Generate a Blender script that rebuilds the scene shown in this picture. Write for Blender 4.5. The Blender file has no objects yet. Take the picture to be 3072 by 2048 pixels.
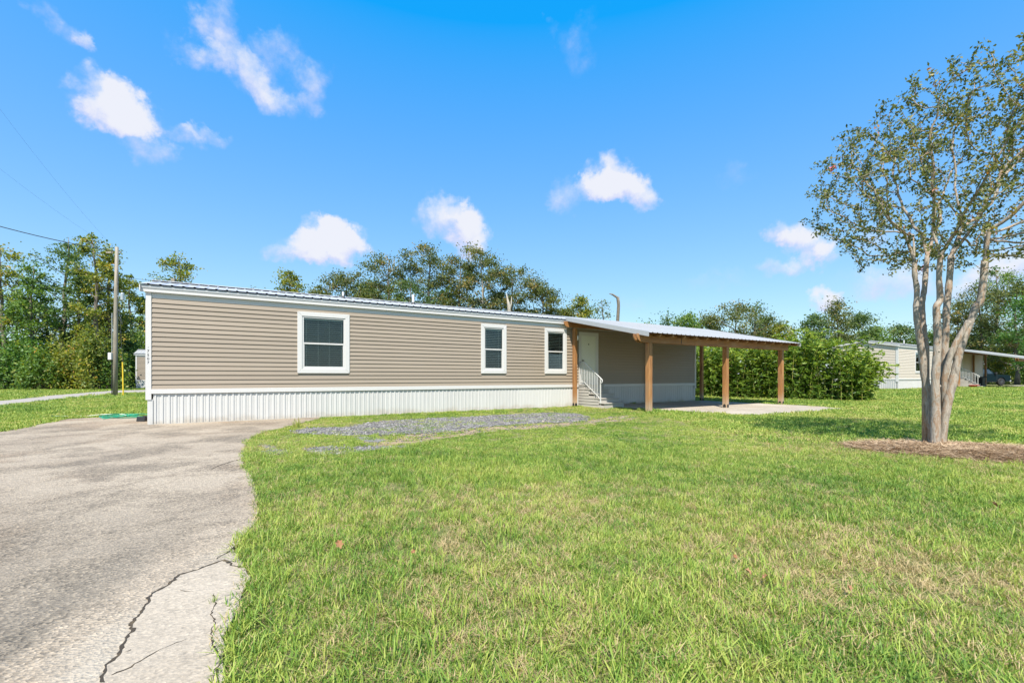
import bpy, bmesh, math, random
import numpy as np
from mathutils import Vector, Matrix, Euler
R = math.radians
PI = math.pi
rng = np.random.default_rng(7)
random.seed(7)
S = bpy.context.scene
COL = S.collection

# ------------------------------------------------------------------ camera, sky, sun, exposure
CAMH = 1.18
FPX = 1365.0                      # focal length in pixels of the 3072 px wide photograph (16 mm lens)
cam_d = bpy.data.cameras.new('camera')
cam = bpy.data.objects.new('camera', cam_d)
COL.objects.link(cam)
cam.location = (0, 0, CAMH)
cam.rotation_euler = (R(90), 0, 0)
cam_d.sensor_width = 36
cam_d.lens = 16
cam_d.shift_y = 106 / 3072
cam_d.clip_start = 0.05
cam_d.clip_end = 3000
S.camera = cam

SUN_D = Vector((0.12, 1.0, -1.5)).normalized()      # the way the light travels
sun_d = bpy.data.lights.new('sun', 'SUN')
sun_d.energy = 4.4
sun_d.angle = R(0.55)
sun_d.color = (1.0, 0.94, 0.84)
sun = bpy.data.objects.new('sun', sun_d)
COL.objects.link(sun)
sun.location = (0, -20, 30)
sun.rotation_euler = SUN_D.to_track_quat('-Z', 'Y').to_euler()

S.view_settings.view_transform = 'Standard'
S.view_settings.look = 'None'
S.view_settings.gamma = 1
S.view_settings.use_curve_mapping = False
EXPO = 0.95
S.view_settings.exposure = EXPO
S.cycles.max_bounces = 8
S.cycles.transparent_max_bounces = 16


class NT:
    """short hand for building node trees"""
    def __init__(self, tree):
        self.t = tree

    def n(self, kind, props=None, **ins):
        nd = self.t.nodes.new(kind)
        for k, v in (props or {}).items():
            setattr(nd, k, v)
        for k, v in ins.items():
            key = int(k[1:]) if k[0] == 'i' and k[1:].isdigit() else k.replace('_', ' ')
            self.put(nd.inputs[key], v)
        return nd

    def put(self, sock, v):
        if isinstance(v, bpy.types.NodeSocket):
            self.t.links.new(v, sock)
        elif isinstance(v, bpy.types.Node):
            self.t.links.new(v.outputs[0], sock)
        else:
            if hasattr(sock, 'default_value'):
                if isinstance(v, (tuple, list)) and sock.type == 'RGBA' and len(v) == 3:
                    v = (*v, 1)
                sock.default_value = v

    def math(self, op, a, b=0.0, c=0.0, clamp=False):
        return self.n('ShaderNodeMath', {'operation': op, 'use_clamp': clamp}, i0=a, i1=b, i2=c).outputs[0]

    def vmath(self, op, a, b=(0, 0, 0), out=0):
        return self.n('ShaderNodeVectorMath', {'operation': op}, i0=a, i1=b).outputs[out]

    def mix(self, f, a, b, blend='MIX'):
        nd = self.t.nodes.new('ShaderNodeMix')
        nd.data_type = 'RGBA'
        nd.blend_type = blend
        self.put(nd.inputs[0], f)
        self.put(nd.inputs[6], a)
        self.put(nd.inputs[7], b)
        return nd.outputs[2]

    def noise(self, vec, scale, detail=4, rough=0.55, dist=0.0, out=0):
        nd = self.n('ShaderNodeTexNoise', None, Scale=scale, Detail=detail, Roughness=rough, Distortion=dist)
        if vec is not None:
            self.put(nd.inputs['Vector'], vec)
        return nd.outputs[out]

    def ramp(self, f, stops, interp='LINEAR'):
        nd = self.t.nodes.new('ShaderNodeValToRGB')
        nd.color_ramp.interpolation = interp
        el = nd.color_ramp.elements
        while len(el) < len(stops):
            el.new(0.5)
        for e, (p, c) in zip(el, stops):
            e.position = p
            e.color = (*c, 1) if len(c) == 3 else c
        self.put(nd.inputs[0], f)
        return nd.outputs[0]

    def smooth(self, v, a, b):
        nd = self.n('ShaderNodeMapRange', {'interpolation_type': 'SMOOTHSTEP'}, i0=v, i1=a, i2=b)
        return nd.outputs[0]


W = bpy.data.worlds.new('World')
S.world = W
W.use_nodes = True
wt = NT(W.node_tree)
W.node_tree.nodes.clear()
sky = wt.n('ShaderNodeTexSky', {'sky_type': 'NISHITA', 'sun_disc': False})
sky.sun_elevation = R(56)
sky.sun_rotation = R(187)
sky.air_density = 1.0
sky.dust_density = 0.3
sky.ozone_density = 3.0
sky.altitude = 0
SKY_STR = 0.15
CW = 1 / SKY_STR / 2 ** EXPO
# a photographer's polarised, saturated blue: the same factor for the whole sky
hs = wt.n('ShaderNodeHueSaturation', None, Hue=0.497, Saturation=1.22, Value=1.12, Fac=1.0, Color=sky.outputs[0])
# tone curve of the camera on the sky: deeper overhead, held back near the horizon (a function of the colour only)
KX = SKY_STR * 2 ** EXPO
sc_ = wt.n('ShaderNodeSeparateColor', None, Color=hs.outputs[0])
r_s = wt.math('MULTIPLY', wt.math('POWER', wt.math('MAXIMUM', wt.math('SUBTRACT', wt.math('MULTIPLY', sc_.outputs[0], KX), .13), 0.0004), .55), .60 / KX)
g_s = wt.math('MULTIPLY', wt.math('POWER', wt.math('MULTIPLY', sc_.outputs[1], KX), .56), .66 / KX)
b_s = wt.math('MULTIPLY', wt.math('POWER', wt.math('MULTIPLY', sc_.outputs[2], KX), .12), 1.0 / KX)
skyc = wt.n('ShaderNodeCombineColor', None, Red=r_s, Green=g_s, Blue=b_s)
tc = wt.n('ShaderNodeTexCoord')
D0 = wt.vmath('NORMALIZE', tc.outputs['Generated'])
sep = wt.n('ShaderNodeSeparateXYZ', None, Vector=D0)
Dm = wt.n('ShaderNodeCombineXYZ', None, X=sep.outputs[0], Y=wt.math('ABSOLUTE', sep.outputs[1]), Z=sep.outputs[2]).outputs[0]
n1 = wt.noise(Dm, 9, 6, 0.6, out=1)
n2 = wt.noise(Dm, 30, 4, 0.6, out=1)
wv = wt.vmath('ADD', wt.vmath('MULTIPLY', wt.vmath('SUBTRACT', n1, (.5, .5, .5)), (.13, .13, .09)),
              wt.vmath('MULTIPLY', wt.vmath('SUBTRACT', n2, (.5, .5, .5)), (.05, .05, .05)))
Dw = wt.vmath('ADD', Dm, wv)
CLOUDS = [  # px, py, rx, ry (pixels of the photograph), tilt, weight
    (185, 85, 55, 40, -35, .55), (225, 120, 40, 25, -40, .4),
    (655, 55, 62, 70, 20, .62), (600, 150, 62, 36, 0, .55), (705, 190, 85, 60, -25, .62), (840, 160, 80, 50, 25, .55),
    (790, 255, 75, 55, -30, .5), (950, 260, 62, 68, 0, .6), (860, 310, 110, 36, 0, .45),
    (335, 310, 110, 75, 0, 1.15), (410, 330, 80, 65, -10, .9), (300, 355, 80, 45, 0, .7), (440, 435, 55, 60, -30, .65), (545, 400, 40, 26, -15, .5), (615, 397, 40, 24, 10, .5),
    (990, 725, 95, 62, 0, 1.15), (910, 745, 90, 40, 10, 1.0), (1040, 750, 60, 40, 0, .9), (1000, 690, 45, 45, 0, .9),
    (1340, 655, 85, 55, -8, 1.05), (1400, 690, 60, 55, -30, 1.0), (1430, 740, 30, 35, 0, .6),
    (1830, 545, 75, 60, 0, 1.1), (1890, 580, 80, 45, -20, 1.2), (1790, 575, 60, 40, 0, .9), (1690, 590, 50, 40, -20, .55),
    (1740, 135, 60, 80, -20, .34), (1650, 112, 25, 20, 0, .3),
    (2365, 690, 55, 40, -20, .95), (2410, 740, 60, 42, -40, .9), (2460, 775, 40, 30, -40, .8), (2310, 805, 55, 28, -15, .5),
    (2385, 800, 35, 28, 0, .5), (2475, 905, 42, 38, 0, 1.2), (2140, 840, 90, 28, 0, .33), (1900, 915, 90, 22, 0, .25),
    (2690, 840, 90, 60, 0, .6), (2600, 720, 60, 50, 0, .4), (3050, 800, 120, 60, 10, .8), (2210, 530, 50, 25, -10, .25),
    (2620, 860, 120, 45, 0, .35), (2920, 840, 90, 50, 0, .5)]
dens = None
lift = None
for (px, py, rx, ry, tilt, wgt) in CLOUDS:
    c = Vector(((px - 1536) / FPX, 1, (1130 - py) / FPX))
    k = FPX * c.length
    c.normalize()
    r_ = c.cross(Vector((0, 0, 1))).normalized()
    u_ = r_.cross(c)
    ca, sa = math.cos(R(tilt)), math.sin(R(tilt))
    e1 = (r_ * ca + u_ * sa) * (k / rx / 1.27)
    e2 = (u_ * ca - r_ * sa) * (k / ry / 1.27)
    dv = wt.vmath('SUBTRACT', Dw, tuple(c))
    a = wt.vmath('DOT_PRODUCT', dv, tuple(e1), out=1)
    b = wt.vmath('DOT_PRODUCT', dv, tuple(e2), out=1)
    q = wt.math('ADD', wt.math('MULTIPLY', a, a), wt.math('MULTIPLY', b, b))
    m = wt.math('MULTIPLY', wt.math('MAXIMUM', wt.math('SUBTRACT', 1.0, q), 0.0), wgt)
    dens = m if dens is None else wt.math('ADD', dens, m)
    lb = wt.math('MULTIPLY', m, b)
    lift = lb if lift is None else wt.math('ADD', lift, lb)
det = wt.noise(Dm, 22, 6, 0.62)
det2 = wt.math('MULTIPLY', wt.math('SUBTRACT', det, 0.5), 1.5)
dd = wt.math('ADD', dens, wt.math('MULTIPLY', det2, wt.math('MINIMUM', wt.math('MULTIPLY', dens, 2.2), 1.0)))
alpha = wt.math('MULTIPLY', wt.smooth(dd, 0.04, 1.35), 0.95)
top = wt.smooth(wt.math('ADD', wt.math('DIVIDE', lift, wt.math('MAXIMUM', dens, 0.05)), wt.math('MULTIPLY', wt.math('SUBTRACT', dd, .75), .7)), -0.45, 0.45)
ccol = wt.mix(top, (.70 * CW, .74 * CW, .98 * CW), (.89 * CW, .90 * CW, .97 * CW))
scol = wt.mix(alpha, skyc.outputs[0], ccol)
bg = wt.n('ShaderNodeBackground', None, Color=scol, Strength=SKY_STR)
wo = wt.n('ShaderNodeOutputWorld', None, Surface=bg)


# ------------------------------------------------------------------ helpers
def gz(x, y):
    """height of the lawn: flat, rising a little towards the neighbour's plot on the right"""
    def ss(t):
        t = min(max(t, 0), 1)
        return t * t * (3 - 2 * t)
    return 0.2 * ss((x - 13) / 12) * ss((y - 20) / 12)


def gpt(px, py):
    """a point of the ground seen at a pixel of the photograph"""
    o = py - 1130
    return ((px - 1536) / o * CAMH, FPX * CAMH / o)


def at(px, Y):
    return (px - 1536) / FPX * Y


def tag(o, label=None, cat=None, group=None, kind=None):
    if label: o['label'] = label
    if cat: o['category'] = cat
    if group: o['group'] = group
    if kind: o['kind'] = kind
    return o


def thing(name, label, cat, loc=(0, 0, 0), rz=0.0, group=None):
    o = bpy.data.objects.new(name, None)
    COL.objects.link(o)
    o.empty_display_size = 0.2
    o.location = loc
    o.rotation_euler = (0, 0, rz)
    return tag(o, label, cat, group)


def copy_tree(o, parent=None):
    c = o.copy()
    COL.objects.link(c)
    if parent is not None:
        c.parent = parent
    for ch in list(o.children):
        copy_tree(ch, c)
    return c


class MB:
    def __init__(self):
        self.v = []
        self.f = []

    def box(self, x0, x1, y0, y1, z0, z1):
        b = len(self.v)
        self.v += [(x0, y0, z0), (x1, y0, z0), (x1, y1, z0), (x0, y1, z0), (x0, y0, z1), (x1, y0, z1), (x1, y1, z1), (x0, y1, z1)]
        self.f += [tuple(b + i for i in q) for q in ((0, 3, 2, 1), (4, 5, 6, 7), (0, 1, 5, 4), (1, 2, 6, 5), (2, 3, 7, 6), (3, 0, 4, 7))]
        return self

    def prism(self, prof, fn, a, b):
        """closed 2-D profile swept between a and b; fn(p, t) gives a 3-D point"""
        n = len(prof)
        s = len(self.v)
        self.v += [fn(p, a) for p in prof] + [fn(p, b) for p in prof]
        self.f += [(s + i, s + (i + 1) % n, s + n + (i + 1) % n, s + n + i) for i in range(n)]
        self.f += [tuple(s + i for i in reversed(range(n))), tuple(s + n + i for i in range(n))]
        return self

    def px(self, prof, x0, x1):        # profile in (y, z) along x
        return self.prism(prof, lambda p, t: (t, p[0], p[1]), x0, x1)

    def py(self, prof, y0, y1):        # profile in (x, z) along y
        return self.prism(prof, lambda p, t: (p[0], t, p[1]), y0, y1)

    def pz(self, prof, z0, z1):
        return self.prism(prof, lambda p, t: (p[0], p[1], t), z0, z1)

    def sheet(self, prof, fn, ts):
        n = len(prof)
        s = len(self.v)
        for t in ts:
            self.v += [fn(p, t) for p in prof]
        for k in range(len(ts) - 1):
            for i in range(n - 1):
                self.f.append((s + k * n + i, s + k * n + i + 1, s + (k + 1) * n + i + 1, s + (k + 1) * n + i))
        return self

    def tube(self, pts, rad, sides=6, cap=True):
        pts = [Vector(p) for p in pts]
        n = len(pts)
        if not hasattr(rad, '__len__'):
            rad = [rad] * n
        s = len(self.v)
        ref = None
        for i, p in enumerate(pts):
            d = (pts[min(i + 1, n - 1)] - pts[max(i - 1, 0)])
            d = d.normalized() if d.length > 1e-9 else Vector((0, 0, 1))
            if ref is None:
                ref = Vector((1, 0, 0)) if abs(d.x) < 0.8 else Vector((0, 1, 0))
            e1 = (ref - d * ref.dot(d))
            e1 = e1.normalized() if e1.length > 1e-6 else d.orthogonal().normalized()
            ref = e1
            e2 = d.cross(e1)
            for k in range(sides):
                a = 2 * PI * k / sides
                self.v.append(tuple(p + (e1 * math.cos(a) + e2 * math.sin(a)) * rad[i]))
        for i in range(n - 1):
            for k in range(sides):
                k2 = (k + 1) % sides
                self.f.append((s + i * sides + k, s + i * sides + k2, s + (i + 1) * sides + k2, s + (i + 1) * sides + k))
        if cap:
            self.f.append(tuple(s + k for k in reversed(range(sides))))
            self.f.append(tuple(s + (n - 1) * sides + k for k in range(sides)))
        return self

    def lathe(self, prof, sides=16, c=(0, 0, 0), axis='z'):
        """prof: (radius, height) pairs"""
        s = len(self.v)
        for r, h in prof:
            for k in range(sides):
                a = 2 * PI * k / sides
                x, y = r * math.cos(a), r * math.sin(a)
                p = {'z': (x, y, h), 'y': (x, h, y), 'x': (h, x, y)}[axis]
                self.v.append((c[0] + p[0], c[1] + p[1], c[2] + p[2]))
        for i in range(len(prof) - 1):
            for k in range(sides):
                k2 = (k + 1) % sides
                self.f.append((s + i * sides + k, s + i * sides + k2, s + (i + 1) * sides + k2, s + (i + 1) * sides + k))
        self.f.append(tuple(s + k for k in reversed(range(sides))))
        self.f.append(tuple(s + (len(prof) - 1) * sides + k for k in range(sides)))
        return self

    def mesh(self, name, bevel=0.0, smooth=False, seg=1):
        me = bpy.data.meshes.new(name)
        me.from_pydata(self.v, [], self.f)
        bm = bmesh.new()
        bm.from_mesh(me)
        bmesh.ops.recalc_face_normals(bm, faces=bm.faces)
        if bevel:
            bmesh.ops.bevel(bm, geom=[e for e in bm.edges if len(e.link_faces) == 2 and e.calc_face_angle(0) > 0.5], offset=bevel,
                            segments=seg, affect='EDGES', profile=0.5, clamp_overlap=True)
        bm.to_mesh(me)
        bm.free()
        if smooth:
            me.polygons.foreach_set('use_smooth', [True] * len(me.polygons))
        return me

    def build(self, name, m, parent=None, bevel=0.0, smooth=False, seg=1):
        return link(name, self.mesh(name, bevel, smooth, seg), m, parent)


def link(name, me, m=None, parent=None):
    if m is not None and not me.materials:
        me.materials.append(m)
    o = bpy.data.objects.new(name, me)
    COL.objects.link(o)
    if parent is not None:
        o.parent = parent
    return o


def quads_mesh(name, V, tint=None, m=None):
    """V: (N, k, 3) array of separate k-gons"""
    N, k, _ = V.shape
    me = bpy.data.meshes.new(name)
    me.vertices.add(N * k)
    me.vertices.foreach_set('co', V.reshape(-1).astype(np.float32))
    me.loops.add(N * k)
    me.loops.foreach_set('vertex_index', np.arange(N * k, dtype=np.int32))
    me.polygons.add(N)
    me.polygons.foreach_set('loop_start', np.arange(0, N * k, k, dtype=np.int32))
    me.polygons.foreach_set('loop_total', np.full(N, k, dtype=np.int32))
    if tint is not None:
        at_ = me.attributes.new('tint', 'FLOAT', 'FACE')
        at_.data.foreach_set('value', tint.astype(np.float32))
    me.update(calc_edges=True)
    me.validate()
    if m: me.materials.append(m)
    return me


def unit(a):
    return a / np.maximum(np.linalg.norm(a, axis=-1, keepdims=True), 1e-9)


def leaf_quads(C, L, Wd, dirs=None, jit=1.0, bend=0.18, flat=0.0):
    """one kite-shaped leaf per centre"""
    N = len(C)
    a = rng.normal(size=(N, 3)) * jit
    if dirs is not None: a = a + dirs
    a = unit(a)
    b = rng.normal(size=(N, 3))
    if flat: b[:, 2] *= (1 - flat)
    b = unit(np.cross(a, np.cross(b, a)))
    n = np.cross(a, b)
    L = (L * rng.uniform(.65, 1.3, N))[:, None]
    Wd = (Wd * rng.uniform(.7, 1.25, N))[:, None]
    mid = C + n * L * bend
    return np.stack([C - a * L * .5, mid + b * Wd * .5 - a * L * .08, C + a * L * .5, mid - b * Wd * .5 - a * L * .08], axis=1)


def vnoise(x, y, sc, seed=0):
    """cheap smooth value noise in numpy"""
    x = np.asarray(x) / sc + seed * 17.3
    y = np.asarray(y) / sc - seed * 9.1
    xi, yi = np.floor(x).astype(int), np.floor(y).astype(int)
    fx, fy = x - xi, y - yi
    fx, fy = fx * fx * (3 - 2 * fx), fy * fy * (3 - 2 * fy)

    def h(i, j):
        v = np.sin(i * 127.1 + j * 311.7 + seed * 74.7) * 43758.5453
        return v - np.floor(v)
    return (h(xi, yi) * (1 - fx) + h(xi + 1, yi) * fx) * (1 - fy) + (h(xi, yi + 1) * (1 - fx) + h(xi + 1, yi + 1) * fx) * fy


def inpoly(x, y, poly):
    x = np.asarray(x); y = np.asarray(y)
    r = np.zeros(x.shape, bool)
    n = len(poly)
    j = n - 1
    for i in range(n):
        xi, yi = poly[i]; xj, yj = poly[j]
        if yi != yj:
            r ^= ((yi > y) != (yj > y)) & (x < (xj - xi) * (y - yi) / (yj - yi) + xi)
        j = i
    return r


# ------------------------------------------------------------------ materials
def new_mat(name):
    m = bpy.data.materials.new(name)
    m.use_nodes = True
    m.node_tree.nodes.clear()
    return m, NT(m.node_tree)


def finish(t, bsdf):
    t.n('ShaderNodeOutputMaterial', None, Surface=bsdf)


def surf(name, base, rough=.6, metal=0.0, spec=.5, layers=(), bump=(), coat=0.0, stretch=(1, 1, 1), rand=0.0, grime=None):
    """base colour broken up by noise layers (scale, amount, colour or None) and noise bumps (scale, strength)"""
    m, t = new_mat(name)
    co = t.n('ShaderNodeTexCoord').outputs['Object']
    mp = t.n('ShaderNodeMapping', None, Vector=co, Scale=stretch).outputs[0]
    col = base if len(base) == 4 else (*base, 1)
    for (sc, amt, c2) in layers:
        f = t.noise(mp, sc, 5, .6)
        if c2 is None:
            v = t.math('ADD', 1 - amt, t.math('MULTIPLY', f, 2 * amt))
            cv = t.n('ShaderNodeCombineXYZ', None, X=v, Y=v, Z=v).outputs[0]
            col = t.mix(1.0, col, cv, 'MULTIPLY')
        else:
            col = t.mix(t.math('MULTIPLY', t.smooth(f, .48, .72), amt), col, (*c2, 1))
    if rand:                                          # each board or panel a touch lighter or darker
        v = t.math('ADD', 1 - rand, t.math('MULTIPLY', t.n('ShaderNodeObjectInfo').outputs['Random'], 2 * rand))
        col = t.mix(1.0, col, t.n('ShaderNodeCombineXYZ', None, X=v, Y=v, Z=v).outputs[0], 'MULTIPLY')
    if grime:                                         # soil splashed up from the ground
        oz = t.n('ShaderNodeSeparateXYZ', None, Vector=co).outputs[2]
        wp = t.n('ShaderNodeNewGeometry').outputs['Position']
        gf = t.smooth(t.math('ADD', oz, t.math('MULTIPLY', t.math('SUBTRACT', t.noise(wp, 2.5, 5, .65), .5), .5)), .20, -.04)
        col = t.mix(t.math('MULTIPLY', gf, .55), col, (*grime, 1))
    nrm = None
    for (sc, st, dist) in bump:
        f = t.noise(mp, sc, 4, .6)
        kw = dict(Strength=st, Distance=dist, Height=f)
        if nrm is not None: kw['Normal'] = nrm
        nrm = t.n('ShaderNodeBump', None, **kw).outputs[0]
    b = t.n('ShaderNodeBsdfPrincipled', None, Base_Color=col, Roughness=rough, Metallic=metal)
    b.inputs['Specular IOR Level'].default_value = spec
    if coat: b.inputs['Coat Weight'].default_value = coat
    if nrm is not None: t.put(b.inputs['Normal'], nrm)
    finish(t, b)
    return m


def leaf_mat(name, cols, trans=.4, rough=.5, spec=.35):
    """cols: colour stops over the per-leaf tint"""
    m, t = new_mat(name)
    a = t.n('ShaderNodeAttribute', {'attribute_name': 'tint', 'attribute_type': 'GEOMETRY'}).outputs['Fac']
    c = t.ramp(a, cols)
    b = t.n('ShaderNodeBsdfPrincipled', None, Base_Color=c, Roughness=rough)
    b.inputs['Specular IOR Level'].default_value = spec
    tcol = t.mix(1.0, c, (1.5, 1.4, .5, 1), 'MULTIPLY')
    tr = t.n('ShaderNodeBsdfTranslucent', None, Color=tcol)
    finish(t, t.n('ShaderNodeMixShader', None, i0=trans, i1=b.outputs[0], i2=tr.outputs[0]))
    return m


def wood_mat(name, axis, dark=(.16, .066, .022), light=(.53, .26, .09), grey=.15):
    m, t = new_mat(name)
    co = t.n('ShaderNodeTexCoord').outputs['Object']
    st = [9.0, 9.0, 9.0]
    st['xyz'.index(axis)] = .7
    mp = t.n('ShaderNodeMapping', None, Vector=co, Scale=st).outputs[0]
    f1 = t.noise(mp, 1.6, 6, .65, .6)
    f2 = t.noise(mp, 9, 4, .6)
    f3 = t.noise(co, 1.3, 4, .6)
    c = t.ramp(f1, [(.25, dark), (.5, tuple((a + b) / 2 for a, b in zip(dark, light))), (.72, light)])
    c = t.mix(t.math('MULTIPLY', f2, .35), c, (*dark, 1))
    c = t.mix(t.math('MULTIPLY', t.smooth(f3, .5, .7), grey * 3), c, (.36, .23, .13, 1))
    if axis == 'z' and grey > .12:
        oz = t.n('ShaderNodeSeparateXYZ', None, Vector=co).outputs[2]
        c = t.mix(t.math('MULTIPLY', t.smooth(t.math('ADD', oz, t.math('MULTIPLY', f1, .5)), .85, .30), .7), c, (.44, .35, .25, 1))
    kn = t.n('ShaderNodeTexVoronoi', None, Vector=mp, Scale=.55)
    c = t.mix(t.smooth(kn.outputs[0], .13, .03), c, (.045, .016, .007, 1))
    bp = t.n('ShaderNodeBump', None, Strength=.5, Distance=.004, Height=f2)
    b = t.n('ShaderNodeBsdfPrincipled', None, Base_Color=c, Roughness=.62, Normal=bp)
    finish(t, b)
    return m


M = {}
M['white'] = surf('white_vinyl', (.58, .57, .555), .42, layers=[(1.5, .03, None), (7, .12, (.50, .49, .46))])
M['skirt'] = surf('white_skirting', (.545, .54, .525), .38, layers=[(.8, .05, None), (3, .3, (.45, .435, .40))], bump=[(3, .1, .01)], stretch=(1, 1, .4), rand=.03, grime=(.36, .30, .22))
M['frieze'] = surf('eave_shade_frieze', (.50, .52, .51), .5, layers=[(1.2, .05, None)])  # white frieze; the grey-green of its eave shade is put into the colour
M['siding'] = surf('taupe_vinyl_siding', (.300, .247, .190), .5, layers=[(.35, .05, None), (14, .035, None), (2.2, .2, (.335, .275, .212))], bump=[(40, .12, .002), (1.2, .12, .02)], stretch=(.6, 1, 3), rand=.035)
M['backwall'] = surf('wall_sheathing', (.3, .27, .23), .8, layers=[(2, .1, None)])
M['roof'] = surf('galvalume_roof', (.40, .405, .41), .5, metal=.1, layers=[(1.1, .10, None), (9, .06, None), (.7, .3, (.33, .36, .39))])
M['cproof'] = surf('carport_metal_roof', (.33, .335, .34), .5, metal=.1, layers=[(1.1, .10, None), (6, .08, None)])
M['flash'] = surf('grey_flashing', (.44, .45, .45), .4, metal=.2, layers=[(2, .06, None)])
M['black'] = surf('black_bracket', (.02, .02, .021), .5, layers=[(6, .2, None)])
M['dark'] = surf('dark_interior', (.035, .04, .045), .9, layers=[(2, .2, None)])
M['blind'] = surf('blind_slats', (.62, .62, .60), .6, layers=[(6, .04, None)])
M['door'] = surf('door_paint', (.66, .675, .60), .45, layers=[(1.3, .05, None)], bump=[(9, .06, .004)])
M['brass'] = surf('dull_metal', (.30, .28, .25), .35, metal=.9, layers=[(12, .1, None)])
M['stair'] = surf('grey_stair_boards', (.40, .375, .335), .7, layers=[(2, .08, None), (8, .22, (.32, .29, .25))], bump=[(30, .2, .003)])
M['rail'] = surf('white_railing', (.57, .57, .55), .35, layers=[(6, .08, (.42, .38, .32))])
M['postwood'] = wood_mat('stained_post_wood', 'z')
M['beamwood'] = wood_mat('stained_beam_wood', 'x', dark=(.16, .062, .018), light=(.47, .225, .075))
M['raftwood'] = wood_mat('stained_rafter_wood', 'y', dark=(.09, .038, .015), light=(.52, .26, .09))
M['polewood'] = wood_mat('weathered_pole_wood', 'z', dark=(.15, .13, .10), light=(.40, .36, .29), grey=.1)
M['yellow'] = surf('yellow_guard', (.72, .50, .03), .45, layers=[(4, .1, None)])
M['wire'] = surf('wire_black', (.05, .05, .055), .5, layers=[(5, .1, None)])
M['galv'] = surf('galvanised', (.50, .51, .52), .45, metal=.6, layers=[(4, .15, None)])
M['hose'] = surf('green_hose', (.015, .30, .17), .35, layers=[(3, .12, None)])
M['hosewhite'] = surf('pale_hose', (.55, .58, .50), .4, layers=[(3, .12, None)])
M['lampglass'] = surf('lamp_glass', (.75, .78, .78), .15, layers=[(4, .03, None)])
M['red'] = surf('red_plastic', (.48, .055, .03), .45, layers=[(5, .1, None)])
M['digit'] = surf('digit_black', (.012, .012, .014), .5, layers=[(30, .4, None)])
M['leafbrown'] = surf('dead_leaf', (.30, .155, .075), .7, layers=[(30, .25, None), (12, .5, (.25, .10, .04))])


def glass_mat():
    m, t = new_mat('window_glass')
    fr = t.n('ShaderNodeFresnel', None, IOR=1.5)
    tr = t.n('ShaderNodeBsdfTransparent', None, Color=(.80, .86, .85, 1))
    gl = t.n('ShaderNodeBsdfGlossy', None, Color=(.9, .93, .93, 1), Roughness=.015)
    wob = t.noise(t.n('ShaderNodeTexCoord').outputs['Object'], 3, 2)
    bp = t.n('ShaderNodeBump', None, Strength=.05, Distance=.02, Height=wob)
    t.put(gl.inputs['Normal'], bp.outputs[0])
    f = t.math('MINIMUM', t.math('MULTIPLY', fr.outputs[0], .85), 1.0)
    finish(t, t.n('ShaderNodeMixShader', None, i0=f, i1=tr.outputs[0], i2=gl.outputs[0]))
    return m


M['glass'] = glass_mat()


def concrete_mat(name, light, mid, dark, worn=1.0, pale=None):
    m, t = new_mat(name)
    co = t.n('ShaderNodeTexCoord').outputs['Object']
    big = t.noise(co, .28, 5, .6, .4)
    med = t.noise(co, 1.1, 6, .62, .3)
    fine = t.noise(co, 42, 4, .75)
    grit = t.n('ShaderNodeTexVoronoi', None, Vector=co, Scale=68)
    c = t.mix(t.smooth(big, .38, .62), (*light, 1), (*mid, 1))
    c = t.mix(t.math('MULTIPLY', t.smooth(med, .42, .66), .85 * worn), c, (*dark, 1))
    warm = t.noise(co, .55, 4, .6)
    c = t.mix(t.math('MULTIPLY', t.smooth(warm, .5, .72), .45), c, (mid[0] * 1.12, mid[1] * .97, mid[2] * .83, 1))
    # exposed aggregate: worn patches show pale and dark stones
    ag = t.ramp(grit.outputs[1], [(.0, (.28, .27, .25)), (.35, (.8, .78, .75)), (.7, (1.2, 1.16, 1.1)), (1.0, (1.8, 1.74, 1.64))])
    rub = t.math('ADD', .42 * worn, t.math('MULTIPLY', t.smooth(med, .35, .6), .55 * worn))
    if pale:
        sx = t.n('ShaderNodeSeparateXYZ', None, Vector=co)
        d = t.math('ADD', sx.outputs[0], t.math('ADD', t.math('MULTIPLY', t.math('SUBTRACT', sx.outputs[1], 1.886), .166), 1.77))
        d = t.math('ADD', d, t.math('MULTIPLY', t.math('SUBTRACT', t.noise(co, 3.5, 4), .5), .45))
        pk = t.smooth(d, -.16, .14)
        dk = t.math('MULTIPLY', t.smooth(d, -.22, -.50), t.smooth(t.math('ADD', sx.outputs[1], t.math('MULTIPLY', big, 2.2)), 6.6, 3.2))
        c = t.mix(t.math('MULTIPLY', dk, .42), c, (.145, .125, .095, 1))
        d9 = t.math('ABSOLUTE', t.math('ADD', d, .48))
        c = t.mix(t.math('MULTIPLY', t.math('MULTIPLY', t.smooth(d9, .26, .05), t.smooth(sx.outputs[1], 3.6, 2.6)), .25), c, (.075, .068, .056, 1))
        c = t.mix(t.math('MULTIPLY', pk, .85), c, (*pale, 1))
        rub = t.math('MULTIPLY', rub, t.math('SUBTRACT', 1.0, t.math('MULTIPLY', pk, .75)))
    c = t.mix(rub, c, t.mix(1.0, c, ag, 'MULTIPLY'))
    fv = t.math('ADD', .5, t.math('MULTIPLY', fine, 1.0))
    c = t.mix(1.0, c, t.n('ShaderNodeCombineXYZ', None, X=fv, Y=fv, Z=fv).outputs[0], 'MULTIPLY')
    bp = t.n('ShaderNodeBump', None, Strength=.35 + .55 * worn * worn, Distance=.008, Height=t.math('ADD', fine, grit.outputs[0]))
    b = t.n('ShaderNodeBsdfPrincipled', None, Base_Color=c, Roughness=.85, Normal=bp)
    finish(t, b)
    return m


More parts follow.
